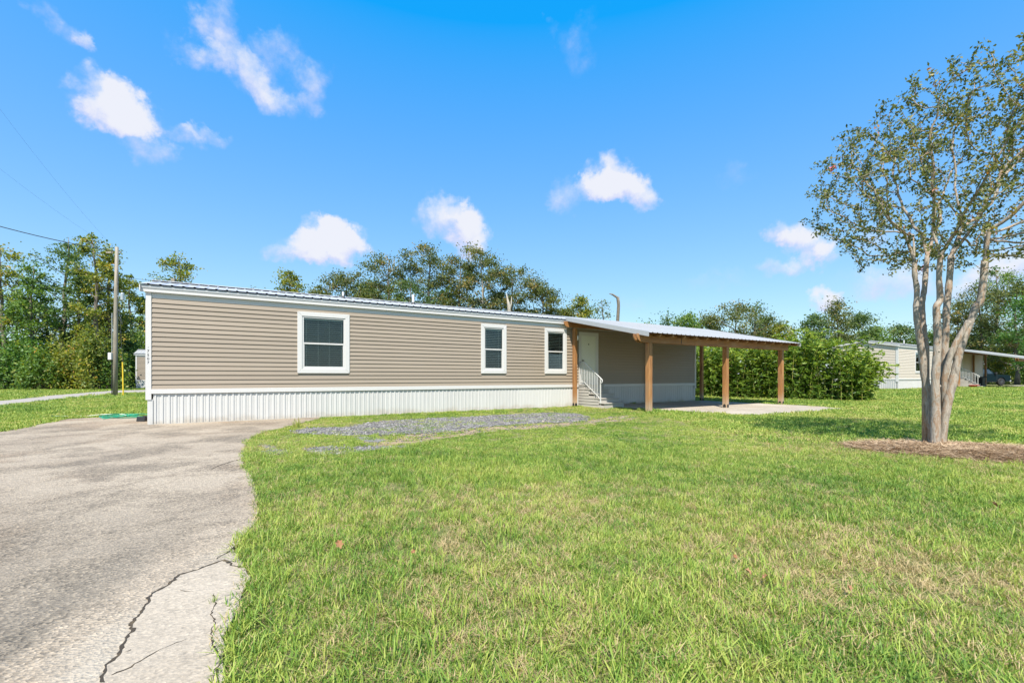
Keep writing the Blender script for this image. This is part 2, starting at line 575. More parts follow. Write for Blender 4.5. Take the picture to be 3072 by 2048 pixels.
M['drive'] = concrete_mat('worn_driveway_concrete', (.36, .30, .228), (.285, .233, .175), (.165, .138, .105), 1.0, (.375, .325, .255))
M['slab'] = concrete_mat('smooth_slab_concrete', (.44, .39, .315), (.37, .325, .26), (.25, .22, .175), .6)
M['crack'] = surf('crack_dirt', (.04, .03, .02), .95, layers=[(15, .8, (.13, .09, .045))], bump=[(40, .6, .01)])


def lawn_mat():
    m, t = new_mat('lawn_soil_and_turf')
    pos = t.n('ShaderNodeNewGeometry').outputs['Position']
    big = t.noise(pos, .22, 5, .6)
    med = t.noise(pos, 1.3, 5, .65)
    fine = t.noise(pos, 26, 5, .7)
    c = t.mix(t.smooth(big, .35, .65), (.115, .155, .036, 1), (.17, .19, .06, 1))
    c = t.mix(t.math('MULTIPLY', t.smooth(med, .48, .72), .6), c, (.24, .19, .10, 1))
    gr = t.noise(pos, 110, 3, .8)
    c = t.mix(t.smooth(gr, .45, .6), c, (.30, .26, .12, 1))
    fv = t.math('ADD', .1, t.math('MULTIPLY', fine, 1.7))
    c = t.mix(1.0, c, t.n('ShaderNodeCombineXYZ', None, X=fv, Y=fv, Z=fv).outputs[0], 'MULTIPLY')
    bp = t.n('ShaderNodeBump', None, Strength=.8, Distance=.05, Height=fine)
    b = t.n('ShaderNodeBsdfPrincipled', None, Base_Color=c, Roughness=.9, Normal=bp)
    b.inputs['Specular IOR Level'].default_value = .15
    finish(t, b)
    return m


def grass_mat(name, stops, dry=.35):
    m, t = new_mat(name)
    pos = t.n('ShaderNodeNewGeometry').outputs['Position']
    rnd = t.n('ShaderNodeObjectInfo').outputs['Random']
    a = t.n('ShaderNodeAttribute', {'attribute_name': 'tint', 'attribute_type': 'GEOMETRY'}).outputs['Fac']
    big = t.noise(pos, .33, 4, .6)
    med = t.noise(pos, 1.7, 4, .6)
    f = t.math('ADD', t.math('SUBTRACT', t.math('MULTIPLY', big, 1.15), .20), t.math('MULTIPLY', med, .55))
    f = t.math('ADD', f, t.math('MULTIPLY', t.math('SUBTRACT', rnd, .5), .3))
    f = t.math('ADD', f, t.math('MULTIPLY', t.math('SUBTRACT', a, .5), .55))
    c = t.ramp(t.math('SUBTRACT', f, .15), stops)
    b = t.n('ShaderNodeBsdfPrincipled', None, Base_Color=c, Roughness=.5)
    b.inputs['Specular IOR Level'].default_value = .3
    tr = t.n('ShaderNodeBsdfTranslucent', None, Color=t.mix(1.0, c, (1.2, 1.15, .7, 1), 'MULTIPLY'))
    finish(t, t.n('ShaderNodeMixShader', None, i0=.32, i1=b.outputs[0], i2=tr.outputs[0]))
    return m


M['lawn'] = lawn_mat()
M['grass'] = grass_mat('grass_blades', [(.08, (.058, .14, .022)), (.34, (.155, .275, .040)), (.60, (.315, .405, .07)), (.84, (.47, .475, .13)), (.98, (.52, .43, .20))])
M['thatch'] = grass_mat('dry_thatch_blades', [(.1, (.32, .28, .11)), (.45, (.46, .37, .18)), (.75, (.55, .43, .24)), (.95, (.38, .26, .15))])
M['gravelbed'] = surf('gravel_bed', (.19, .18, .17), .9, layers=[(.9, .55, (.22, .175, .12)), (45, .4, None), (120, .3, None)], bump=[(60, .9, .02)])
M['dirt'] = surf('bare_dirt', (.27, .20, .125), .95, layers=[(1.5, .2, None), (30, .25, None)], bump=[(40, .7, .015)])
M['road'] = surf('gravel_road', (.32, .285, .25), .9, layers=[(.5, .14, None), (18, .25, None)], bump=[(20, .7, .02)])


def stone_mat():
    m, t = new_mat('gravel_stones')
    rnd = t.n('ShaderNodeObjectInfo').outputs['Random']
    c = t.ramp(rnd, [(.0, (.07, .067, .063)), (.35, (.125, .12, .115)), (.7, (.19, .183, .175)), (.94, (.30, .285, .265)), (1.0, (.30, .23, .16))])
    finish(t, t.n('ShaderNodeBsdfPrincipled', None, Base_Color=c, Roughness=.8))
    return m


M['stone'] = stone_mat()


def straw_mat():
    m, t = new_mat('pine_straw')
    rnd = t.n('ShaderNodeObjectInfo').outputs['Random']
    a = t.n('ShaderNodeAttribute', {'attribute_name': 'tint', 'attribute_type': 'GEOMETRY'}).outputs['Fac']
    c = t.ramp(t.math('ADD', t.math('MULTIPLY', rnd, .5), t.math('MULTIPLY', a, .5)), [(.1, (.19, .11, .06)), (.5, (.37, .25, .145)), (.85, (.52, .39, .25)), (1.0, (.62, .48, .32))])
    finish(t, t.n('ShaderNodeBsdfPrincipled', None, Base_Color=c, Roughness=.7))
    return m


M['straw'] = straw_mat()
M['mulch'] = surf('straw_mulch_mound', (.26, .17, .10), .95, layers=[(5, .25, None), (40, .35, None)], bump=[(35, .9, .02)])


def bark_mat(name, cols, st=(3, 3, .8), sc=2.0, bump=.4):
    m, t = new_mat(name)
    co = t.n('ShaderNodeTexCoord').outputs['Object']
    mp = t.n('ShaderNodeMapping', None, Vector=co, Scale=st).outputs[0]
    f = t.noise(mp, sc, 6, .62, .5)
    g = t.noise(mp, sc * 7, 4, .65)
    c = t.ramp(f, cols)
    gv = t.math('ADD', .7, t.math('MULTIPLY', g, .6))
    c = t.mix(1.0, c, t.n('ShaderNodeCombineXYZ', None, X=gv, Y=gv, Z=gv).outputs[0], 'MULTIPLY')
    bp = t.n('ShaderNodeBump', None, Strength=bump, Distance=.02, Height=t.math('ADD', f, t.math('MULTIPLY', g, .5)))
    finish(t, t.n('ShaderNodeBsdfPrincipled', None, Base_Color=c, Roughness=.8, Normal=bp))
    return m


M['crapebark'] = bark_mat('smooth_mottled_bark', [(.28, (.12, .10, .08)), (.40, (.245, .21, .17)), (.48, (.36, .315, .26)), (.55, (.26, .165, .10)), (.60, (.33, .285, .23)), (.70, (.19, .16, .125)), (.8, (.12, .10, .08))], (3.6, 3.6, 1.0), 3.0, .6)
M['bark'] = bark_mat('dark_bark', [(.3, (.07, .055, .042)), (.55, (.17, .145, .115)), (.75, (.25, .22, .18))])
M['palebark'] = bark_mat('pale_bark', [(.3, (.20, .18, .15)), (.55, (.38, .35, .30)), (.75, (.48, .45, .40))])
M['cane'] = surf('bamboo_cane', (.40, .37, .10), .45, layers=[(2, .2, None), (5, .5, (.16, .19, .05))], stretch=(1, 1, .3))
LEAF = {
    'yellow': leaf_mat('leaf_yellow_green', [(0, (.07, .115, .025)), (.40, (.16, .22, .042)), (.75, (.31, .32, .06)), (.96, (.43, .36, .08)), (1, (.45, .27, .07))]),
    'dark': leaf_mat('leaf_dark_green', [(0, (0.046, 0.095, 0.034)), (.5, (0.095, 0.168, 0.055)), (.85, (0.157, 0.231, 0.084)), (1, (0.273, 0.273, 0.105))]),
    'green': leaf_mat('leaf_mid_green', [(0, (0.061, 0.129, 0.031)), (.5, (0.129, 0.233, 0.052)), (.85, (0.224, 0.328, 0.078)), (1, (0.345, 0.345, 0.103))]),
    'oak': leaf_mat('leaf_oak_olive', [(0, (0.058, 0.090, 0.032)), (.45, (0.122, 0.158, 0.054)), (.8, (0.208, 0.226, 0.086)), (1, (0.360, 0.252, 0.108))]),
    'bright': leaf_mat('leaf_bright_green', [(0, (0.045, 0.128, 0.033)), (.5, (0.105, 0.232, 0.057)), (1, (0.195, 0.315, 0.083))]),
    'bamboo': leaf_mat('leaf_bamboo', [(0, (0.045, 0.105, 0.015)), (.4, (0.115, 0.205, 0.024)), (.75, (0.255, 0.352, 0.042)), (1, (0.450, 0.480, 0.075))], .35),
    'crape': leaf_mat('leaf_crape_myrtle', [(0, (.05, .08, .03)), (.45, (.13, .155, .045)), (.75, (.25, .25, .07)), (.93, (.36, .25, .08)), (1, (.38, .15, .08))], .3),
    'pink': leaf_mat('petal_pink', [(0, (0.825, 0.090, 0.240)), (1, (1.050, 0.225, 0.420))]),
}

# ------------------------------------------------------------------ the house frame (local: x along the long wall, y into the house)
TH = math.atan2(.528, .849)
CT, ST = math.cos(TH), math.sin(TH)
HX, HY = -8.92, 11.10


def H2W(u, y):
    """house coordinates (y negative in front of the wall) to world"""
    return (HX + u * CT - y * ST, HY + u * ST + y * CT)


HL, HD = 21.05, 4.6

# ------------------------------------------------------------------ ground sheets
def lawn():
    def ax(lo, hi, n):
        t = np.linspace(-1, 1, n)
        s = np.sinh(t * 3.2) / math.sinh(3.2)
        return np.where(s < 0, -s * lo, s * hi)
    xs = ax(-700, 700, 101)
    ys = ax(-120, 900, 121)
    v = [(x, y + 14, gz(x, y + 14)) for y in ys for x in xs]
    n = len(xs)
    f = [(j * n + i, j * n + i + 1, (j + 1) * n + i + 1, (j + 1) * n + i) for j in range(len(ys) - 1) for i in range(n - 1)]
    b = MB(); b.v = v; b.f = f
    o = b.build('lawn', M['lawn'], smooth=True)
    tag(o, kind='structure')


lawn()


def poly_slab(name, pts, z, m, depth=.06, kind='structure', parent=None):
    bm = bmesh.new()
    vs = [bm.verts.new((x, y, z + (gz(x, y) if z < .2 else 0))) for x, y in pts]
    f = bm.faces.new(vs)
    if f.normal.z < 0: f.normal_flip()
    if depth:
        r = bmesh.ops.extrude_face_region(bm, geom=[f])
        for g in r['geom']:
            if isinstance(g, bmesh.types.BMVert): g.co.z -= depth
    bmesh.ops.recalc_face_normals(bm, faces=bm.faces)
    bmesh.ops.triangulate(bm, faces=bm.faces)
    me = bpy.data.meshes.new(name)
    bm.to_mesh(me); bm.free()
    o = link(name, me, m, parent)
    if kind: o['kind'] = kind
    return o


def wobble(pts, amp, step, closed=True, seed=0):
    """finer outline with irregular edge"""
    r = random.Random(seed)
    out = []
    n = len(pts)
    for i in range(n if closed else n - 1):
        a, b = Vector(pts[i]), Vector(pts[(i + 1) % n])
        d = (b - a).length
        k = max(1, int(d / step))
        nrm = Vector((-(b - a).y, (b - a).x)).normalized() if d else Vector((0, 0))
        for j in range(k):
            p = a.lerp(b, j / k)
            out.append(tuple(p + nrm * r.uniform(-amp, amp) * (0 if j == 0 else 1)))
    return out


right_edge_px = [(827, 1289), (785, 1299), (757, 1311), (741, 1326), (734, 1345), (727, 1362), (732, 1384), (729, 1402), (748, 1418), (760, 1440), (768, 1470), (772, 1500), (774, 1528),
                 (768, 1568), (746, 1595), (716, 1624), (700, 1650), (716, 1680), (738, 1712), (750, 1746), (727, 1784), (716, 1833), (690, 1881), (667, 1919), (668, 1979), (676, 2048)]
right_edge = [gpt(*p) for p in right_edge_px]
DRIVE = [gpt(0, 1297), gpt(81, 1281), gpt(205, 1257), gpt(300, 1252), gpt(433, 1251), (-7.9, 13.2), H2W(.3, .15), H2W(3.9, .1), H2W(3.9, -.35)] + right_edge + [(-1.1, 0.6), (-1.0, -6), (-18, -6), (-18, 8.2)]
drive_pts = DRIVE[:8] + wobble(DRIVE[8:8 + len(right_edge) + 1], .012, .06, False, 3) + DRIVE[8 + len(right_edge) + 1:]
driveway = poly_slab('driveway', drive_pts, .012, M['drive'])


def crack(px_pts, w0, w1, seed):
    r = random.Random(seed)
    pts = [Vector(gpt(*p)) for p in px_pts]
    fine = []
    for a, b in zip(pts[:-1], pts[1:]):
        k = max(2, int((b - a).length / .018))
        for j in range(k):
            p = a.lerp(b, j / k)
            fine.append(p + Vector((r.gauss(0, .0045), r.gauss(0, .0045))))
    fine.append(pts[-1])
    v, f = [], []
    n = len(fine)
    for i, p in enumerate(fine):
        d = (fine[min(i + 1, n - 1)] - fine[max(i - 1, 0)]).normalized()
        q = Vector((-d.y, d.x))
        w = .62 * (w0 + (w1 - w0) * i / n) * r.uniform(.3, 1.4)
        if i in (0, n - 1): w *= .3
        a = p + q * w * .5; b = p - q * w * .5
        v += [(a.x, a.y, .016), (b.x, b.y, .016)]
    for i in range(n - 1):
        f.append((2 * i, 2 * i + 1, 2 * i + 3, 2 * i + 2))
    b = MB(); b.v = v; b.f = f
    b.build('crack', M['crack'], driveway)


M['apron'] = concrete_mat('pale_apron_concrete', (.375, .32, .25), (.325, .275, .212), (.25, .21, .16), .35)
AP = [(300, 2048), (305, 2060), (320, 2005), (352, 1975), (378, 1925), (398, 1895), (392, 1880), (432, 1835), (455, 1790), (505, 1760), (540, 1730), (590, 1715), (635, 1698), (672, 1685), (716, 1692), (736, 1712), (748, 1746), (725, 1784), (714, 1833), (688, 1881), (665, 1919), (666, 1979), (674, 2048)]
ap_w = [gpt(*p) for p in AP[1:]] + [(-1.12, 1.2), (-1.75, 1.2)]
poly_slab('slab_section', ap_w, .0145, M['apron'], 0, None, driveway)


crack([(305, 2060), (320, 2005), (352, 1975), (378, 1925), (398, 1895), (392, 1880), (432, 1835), (455, 1790), (505, 1760), (540, 1730), (590, 1715), (635, 1698), (672, 1685), (705, 1706), (750, 1708)], .020, .030, 1)
crack([(645, 1682), (680, 1665), (712, 1640)], .012, .02, 2)
crack([(330, 2038), (372, 2020), (430, 1985), (470, 1965), (512, 1943), (560, 1925)], .012, .003, 3)
crack([(640, 1790), (645, 1815), (636, 1850), (645, 1875), (632, 1910), (640, 1945), (660, 1985), (650, 2020), (640, 2052)], .010, .014, 4)
crack([(545, 1775), (580, 1782)], .006, .003, 5)
crack([(632, 1412), (655, 1400), (690, 1388), (728, 1378)], .02, .03, 6)
crack([(655, 1408), (690, 1404), (735, 1397)], .014, .02, 7)
crack([(632, 1408), (560, 1420), (470, 1438), (380, 1457), (300, 1467), (200, 1490), (100, 1515), (10, 1543)], .008, .006, 8)
crack([(375, 1967), (392, 1957)], .01, .004, 9)


# carport slab, gravel patches, gravel road
SLAB_L = [(14.75, -.02), (21.5, -.02), (21.5, -5.5), (20.75, -6.6), (15.6, -6.45), (14.75, -5.7), (14.35, -3.6), (14.65, -1.5)]
SLAB = [H2W(*p) for p in SLAB_L]
poly_slab('carport_slab', wobble(SLAB, .03, .3, True, 5), .02, M['slab'])


def zp(pts, x0, y0, sc):
    return [gpt(x0 + x / sc, y0 + y / sc) for x, y in pts]


GR1 = zp([(742, 310), (800, 290), (1000, 284), (1150, 258), (1400, 243), (1640, 232), (1800, 224), (1960, 216), (2100, 222), (2150, 240), (2120, 255), (2030, 262), (1850, 268), (1700, 280), (1560, 294), (1400, 314), (1250, 318), (1050, 326), (900, 320)], 400, 1100, 1.568)
GR2 = zp([(785, 388), (900, 375), (1000, 380), (1100, 376), (1300, 370), (1290, 380), (1180, 390), (1100, 396), (950, 416), (820, 409)], 400, 1100, 1.568)
GR3 = zp([(618, 360), (640, 372), (690, 388), (722, 400), (715, 414), (640, 417), (622, 398)], 400, 1100, 1.568)
GR4 = zp([(1040, 330), (1090, 326), (1190, 350), (1120, 356), (1060, 345)], 400, 1100, 1.568)
DIRT = zp([(1150, 350), (1380, 305), (1600, 288), (2050, 262), (2150, 255), (2240, 235), (2352, 228), (2352, 246), (2200, 268), (1750, 300), (1500, 330), (1250, 372), (1130, 385), (1060, 350)], 400, 1100, 1.568)
poly_slab('bare_dirt', wobble(DIRT, .12, .3, True, 8), .004, M['dirt'], 0)
for i, g in enumerate((GR1, GR2, GR3, GR4)):
    poly_slab('gravel_patch', wobble(g, .10, .25, True, 10 + i), .008, M['gravelbed'], 0)
ROAD = zp([(-400, 1372), (0, 1332), (400, 1291), (800, 1258), (1040, 1253), (1300, 1248), (1300, 1268), (1040, 1275), (800, 1286), (400, 1326), (0, 1371), (-400, 1425)], 0, 650, 2.4125)
poly_slab('gravel_road', wobble(ROAD, .25, .8, True, 20), .006, M['road'], 0)


# ------------------------------------------------------------------ house
Z_TR0, Z_TR1, Z_FR = .765, .876, 3.115      # trim band bottom, top; top of siding
NC = 19
CH = (Z_FR - Z_TR1) / NC
WINS = [(3.354, 4.772, 1.285, 3.03), (9.21, 10.25, 1.30, 3.05), (11.96, 13.03, 1.30, 3.05)]
DOOR = (13.65, 14.69, .885, 2.99)


def build_house():
    h = thing('mobile_home', 'long taupe mobile home with white skirting and address numbers on its corner', 'mobile home', (HX, HY, 0), TH, 'mobile homes on the lots')
    opens = WINS + [DOOR]
    # sheathing behind the siding with openings cut at window glass
    b = MB()
    cuts = [(a + .10, c - .10, z0 + .10, z1 - .10) for a, c, z0, z1 in WINS] + [(DOOR[0] + .05, DOOR[1] - .05, Z_TR0, DOOR[3] - .05)]
    xs = sorted({.02, HL - .02, *[c[0] for c in cuts], *[c[1] for c in cuts]})
    for x0, x1 in zip(xs[:-1], xs[1:]):
        cut = [c for c in cuts if c[0] <= x0 + 1e-6 and c[1] >= x1 - 1e-6]
        if cut:
            c = cut[0]
            if c[2] > Z_TR0 + .01: b.box(x0, x1, .004, .09, Z_TR0, c[2])
            b.box(x0, x1, .004, .09, c[3], 3.42)
        else:
            b.box(x0, x1, .004, .09, Z_TR0, 3.42)
    b.build('front_wall', M['backwall'], h)
    b = MB()
    gab = [(.1, 0.06), (HD, 0.06), (HD, 3.4), (HD / 2, 3.84), (.1, 3.4)]
    b.px(gab, .03, .10).build('end_wall', M['backwall'], h)
    MB().px(gab, HL - .10, HL - .03).build('end_wall', M['backwall'], h)
    MB().box(.11, HL - .11, HD - .09, HD - .004, 0, 3.4).build('back_wall', M['siding'], h)
    MB().box(.11, HL - .11, .1, HD - .1, .7, .78).build('floor_deck', M['dark'], h)
    # siding courses
    prof = [(.002, 0), (-.0235, 0), (-.0255, .006), (-.0235, .014), (-.009, CH - .019), (.0005, CH - .018), (.0005, CH), (.002, CH)]
    meshes = {}
    for i in range(NC):
        z = Z_TR1 + i * CH
        segs = [(.10, HL - .10)]
        for (a, c, z0, z1) in opens:
            if min(z + CH, z1) - max(z, z0) > CH * .35:
                new = []
                for s0, s1 in segs:
                    if c <= s0 or a >= s1: new.append((s0, s1)); continue
                    if a - s0 > .03: new.append((s0, a + .02))
                    if s1 - c > .03: new.append((c - .02, s1))
                segs = new
        for s0, s1 in segs:
            key = (round(s0, 3), round(s1, 3))
            if key not in meshes:
                meshes[key] = MB().px(prof, s0, s1).mesh('siding_board')
            o = link('siding_board', meshes[key], M['siding'], h)
            o.location = (0, random.uniform(-.0015, .0015), z)
    # end wall siding (left end) and gable boards
    eprof = [(p[0] + .03, p[1]) for p in prof]
    me = MB().py([(p[0] + .028, p[1]) for p in prof], .10, HD - .1).mesh('siding_board')
    me.materials.append(M['siding'])
    me2 = MB().py([(HL - .028 - p[0], p[1]) for p in prof], .10, HD - .1).mesh('siding_board')
    me2.materials.append(M['siding'])
    for i in range(NC):
        for q in (me, me2):
            o = link('siding_board', q, None, h)
            o.location = (0, 0, Z_TR1 + i * CH)
    for k in range(5):
        z0 = Z_FR + k * CH
        w0 = max(0, (z0 - 3.36) / .192) + .1
        if HD - 2 * w0 > .3:
            MB().py([(p[0] + .028, p[1]) for p in prof], w0, HD - w0).build('siding_board', M['siding'], h).location = (0, 0, z0)
    # white band, corner posts, frieze, fascia
    MB().box(.06, HL - .06, -.036, .0, Z_TR0, Z_TR1).build('trim_band', M['white'], h, .004)
    MB().box(-.004, .026, .08, HD - .05, Z_TR0, Z_TR1).build('trim_band', M['white'], h, .004)
    for x0, s in ((0, 1), (HL, -1)):
        b = MB()
        L = [(x0 - .012 * s, -.034), (x0 + .10 * s, -.034), (x0 + .10 * s, -.004), (x0 + .024 * s, -.004), (x0 + .024 * s, .10), (x0 - .012 * s, .10)]
        b.pz(L, .62, 3.26).build('corner_trim', M['white'], h)
        MB().box(min(x0 + .03 * s, x0 + .13 * s), max(x0 + .03 * s, x0 + .13 * s), -.016, .03, 0, .63).build('skirt_corner', M['skirt'], h, .004)
    MB().box(.10, HL - .10, -.012, .0, Z_FR + .001, 3.245).build('frieze_board', M['frieze'], h)
    MB().box(-.10, HL + .08, -.055, .0, 3.25, 3.272).build('soffit', M['frieze'], h)
    MB().box(-.12, HL + .10, -.080, -.057, 3.245, 3.335).build('fascia_board', M['white'], h, .003)
    MB().box(-.12, HL + .10, -.094, -.066, 3.3355, 3.41).build('eave_flashing', M['flash'], h, .003)
    # rake boards
    for x0 in (-.12, HL + .08):
        for s in (0, 1):
            def fn(p, t):
                return (x0 + p[0], (t if s == 0 else HD - t), p[1] + 3.415 + (t + .18) * .192)
            MB().prism([(0, -.155), (.022, -.155), (.022, -.02), (0, -.02)], fn, -.15, HD / 2).build('rake_board', M['white'], h)
    # roof: ribbed metal sheets on both slopes
    rib = []
    for k in range(4):
        x = .23 * k
        rib += [(x, 0), (x + .165, 0), (x + .178, .016), (x + .212, .016), (x + .225, 0)]
    rib.append((.92, 0))
    nP = int(round((HL + .3) / .92))
    for s in (0, 1):
        def fn(p, t):
            return (p[0], t if s == 0 else HD - t, 3.418 + (t + .2) * .192 + p[1])
        me = MB().sheet(rib, fn, [-.125, HD / 2]).mesh('roof_sheet')
        me.materials.append(M['roof'])
        for k in range(nP):
            o = link('roof_sheet', me, None, h)
            o.location = (-.14 + k * .92, 0, 0.0008 * (k % 3))
    zr = 3.418 + (HD / 2 + .2) * .192
    MB().prism([(-.16, -.008), (0, .03), (.16, -.008), (.16, .0), (0, .04), (-.16, .0)], lambda p, t: (t, HD / 2 + p[0], zr + p[1] + .012), -.15, HL + .15).build('ridge_cap', M['roof'], h)
    # skirting panels
    sk = []
    for k in range(3):
        x = .1333 * k
        sk += [(x, .012), (x + .020, .012), (x + .028, -.006), (x + .060, -.006), (x + .068, .012), (x + .10, .012), (x + .103, .004), (x + .110, .004), (x + .113, .012)]
    sk.append((.40, .012))
    me = MB().sheet(sk, lambda p, t: (p[0], p[1] - .004, t), [0, .77]).mesh('skirting_panel')
    me.materials.append(M['skirt'])
    n = int((HL - .26) / .40)
    w = (HL - .26) / n / .40
    for k in range(n):
        o = link('skirting_panel', me, None, h)
        o.location = (.13 + k * .4 * w, (k % 2) * .0015, 0)
        o.scale = (w, 1, 1)
    n2 = int((HD - .1) / .40)
    for k in range(n2):
        for x0, s in ((.016, -1), (HL - .016, 1)):
            o = link('skirting_panel', me, None, h)
            o.location = (x0 + (k % 2) * .0015, .06 + (k if s > 0 else k + 1) * .4, 0)
            o.rotation_euler = (0, 0, PI / 2 * s)
    MB().box(.13, HL - .13, -.012, .004, 0.0, .022).build('skirt_rail', M['skirt'], h)
    # windows
    for wi, (a, c, z0, z1) in enumerate(WINS):
        t = .122
        fr = MB()
        y0, y1 = -.040, .0
        mit = lambda pts: fr.prism(pts, lambda p, q: (p[0], q, p[1]), y0, y1)
        g = .0015
        mit([(a, z0 + g), (a + t, z0 + t + g), (a + t, z1 - t - g), (a, z1 - g)])
        mit([(c, z0 + g), (c, z1 - g), (c - t, z1 - t - g), (c - t, z0 + t + g)])
        mit([(a + g, z1), (a + t + g, z1 - t), (c - t - g, z1 - t), (c - g, z1)])
        mit([(a + g, z0), (c - g, z0), (c - t - g, z0 + t), (a + t + g, z0 + t)])
        win = fr.build('window', M['white'], h, .004)
        ia, ic, i0, i1 = a + t, c - t, z0 + t, z1 - t
        mid = (i0 + i1) / 2 - .02
        s = MB()
        e = .045
        s.box(ia, ia + e, -.022, .03, i0, i1).box(ic - e, ic, -.022, .03, i0, i1)
        s.box(ia + e, ic - e, -.022, .03, i1 - e, i1).box(ia + e, ic - e, -.022, .03, i0, i0 + e)
        s.box(ia + e, ic - e, -.020, .026, mid - .022, mid + .022)
        s.box(ia + e, ia + e + .018, -.014, .026, i0 + e, mid - .022).box(ic - e - .018, ic - e, -.014, .026, i0 + e, mid - .022)
        s.box(ia + e + .018, ic - e - .018, -.014, .026, i0 + e, i0 + e + .024)
        s.build('sash', M['white'], win, .003)
        MB().box(ia + e, ic - e, .001, .005, mid + .022, i1 - e).build('pane', M['glass'], win)
        MB().box(ia + e + .018, ic - e - .018, .007, .011, i0 + e + .024, mid - .022).build('pane', M['glass'], win)
        bl = MB()
        r = random.Random(wi)
        nz = int((i1 - i0 - .12) / .06)
        for k in range(nz):
            z = i1 - .10 - k * .06
            dz = r.uniform(-.002, .002)
            bl.prism([(.050, z + .000 + dz), (.051, z + .010 + dz), (.094, z + .008 + dz), (.093, z + .001 + dz)], lambda p, q: (q, p[0], p[1]), ia + e + .01, ic - e - .01)
        o = bl.build('blind_slats', M['blind'], win); o['kind'] = 'stuff'
        cd = MB()
        for f in ((.10, .37, .63, .92) if c - a > 1.2 else (.15, .78)):
            x = ia + (ic - ia) * f
            cd.box(x - .003, x + .003, .044, .047, i0 + .02, i1 - .05)
        cd.box(ia + e + .005, ic - e - .005, .046, .09, i1 - .095, i1 - .05)
        cd.build('blind_cords', M['blind'], win)
        rm = MB()
        rm.box(ia - .6, ic + .6, 1.6, 1.65, i0 - .5, 3.3).box(ia - .6, ia - .55, .1, 1.6, i0 - .5, 3.3).box(ic + .55, ic + .6, .1, 1.6, i0 - .5, 3.3)
        rm.box(ia - .6, ic + .6, .1, 1.65, i0 - .55, i0 - .5).box(ia - .6, ic + .6, .1, 1.65, 3.3, 3.35)
        rm.build('room_shell', M['dark'], win)
    # door
    a, c, z0, z1 = DOOR
    b = MB()
    b.box(a, a + .075, -.045, .03, z0, z1).box(c - .075, c, -.045, .03, z0, z1).box(a + .075, c - .075, -.045, .03, z1 - .075, z1)
    b.box(a + .02, c - .02, -.06, .05, z0 - .03, z0)
    fr = b.build('door_frame', M['white'], h, .004)
    d = MB().box(a + .075, c - .075, -.012, .03, z0, z1 - .075)
    dr = d.build('door', M['door'], h, .002)
    p = MB()
    dw = c - a - .15
    x0 = a + .075
    for (u0, u1, w0, w1) in ((.14, .46, .08, .42), (.54, .86, .08, .42), (.14, .46, .50, .82), (.54, .86, .50, .82), (.14, .46, .87, .95), (.54, .86, .87, .95)):
        zz = z1 - .075 - z0
        p.box(x0 + dw * u0, x0 + dw * u1, -.018, -.0121, z0 + zz * w0, z0 + zz * w1)
    p.build('door_panel', M['door'], dr, .004)
    sd = MB()
    sd.box(a + .077, a + .130, -.040, -.0195, z0 + .01, z1 - .08).box(c - .130, c - .077, -.040, -.0195, z0 + .01, z1 - .08)
    sd.box(a + .130, c - .130, -.040, -.0195, z1 - .15, z1 - .08).box(a + .130, c - .130, -.040, -.0195, z0 + .01, z0 + .16)
    sd.build('storm_door', M['white'], dr, .003)
    MB().lathe([(.03, 0), (.03, .012), (.012, .016), (.012, .04), (.03, .05), (.03, .075), (.012, .085)], 12, (a + .19, -.10, z0 + .95), 'y').build('door_knob', M['brass'], dr, smooth=True)
    MB().lathe([(.005, 0), (.02, .004), (.03, .03), (.02, .05), (.005, .055)], 10, (a + .53, -.035, z0 + 1.62), 'y').build('door_knocker', M['black'], dr, smooth=True)
    # porch lamp
    lx, lz = 13.47, 2.78
    MB().lathe([(.055, 0), (.055, .015), (.03, .025)], 14, (lx, -.05, lz), 'y').build('lamp_mount', M['white'], h, smooth=True)
    lb = MB().tube([(lx, -.05, lz), (lx, -.12, lz + .02), (lx, -.14, lz - .02)], .012, 8).build('lamp_arm', M['white'], h)
    MB().lathe([(.03, .09), (.055, .06), (.06, -.03), (.045, -.10), (.01, -.12)], 12, (lx, -.14, lz - .04)).build('lamp_shade', M['lampglass'], lb, smooth=True)
    # roof vents
    for (u, y, hh, r) in ((5.0, 2.0, .22, .035), (7.45, 1.95, .36, .045)):
        b = MB().lathe([(r, 0), (r, hh)], 12, (u, y, 3.418 + (y + .2) * .192))
        v = b.build('vent_pipe', M['white'], h, smooth=False)
        MB().lathe([(r * 2.2, -.02), (r * 1.5, .05), (r * 1.02, .08)], 12, (u, y, 3.418 + (y + .2) * .192)).build('vent_boot', M['black'], v)
    return h


house = build_house()

# house number on the corner post: the upper digits are worn
def digit(ch, x, z, size, parent, worn=False):
    c = bpy.data.curves.new('digit', 'FONT')
    c.body = ch
    c.size = size
    c.extrude = .0012
    c.align_x = 'CENTER'
    o = bpy.data.objects.new('tmp_digit', c)
    COL.objects.link(o)
    bpy.context.view_layer.update()
    me = bpy.data.meshes.new_from_object(o.evaluated_get(bpy.context.evaluated_depsgraph_get()))
    bpy.data.objects.remove(o)
    me.materials.clear()
    ob = link('address_digit', me, M['digit'], parent)
    ob.location = (x, -.0365, z)
    ob.rotation_euler = (R(90), 0, 0)
    if worn: ob.scale = (.55, .8, 1)
    return ob


for ch, z, wn in (('7', 1.50, 0), ('0', 1.592, 0), ('5', 1.685, 0), ('7', 1.78, 0), ("'", 1.845, 0)):
    digit(ch, .040, z, .088, house, wn)


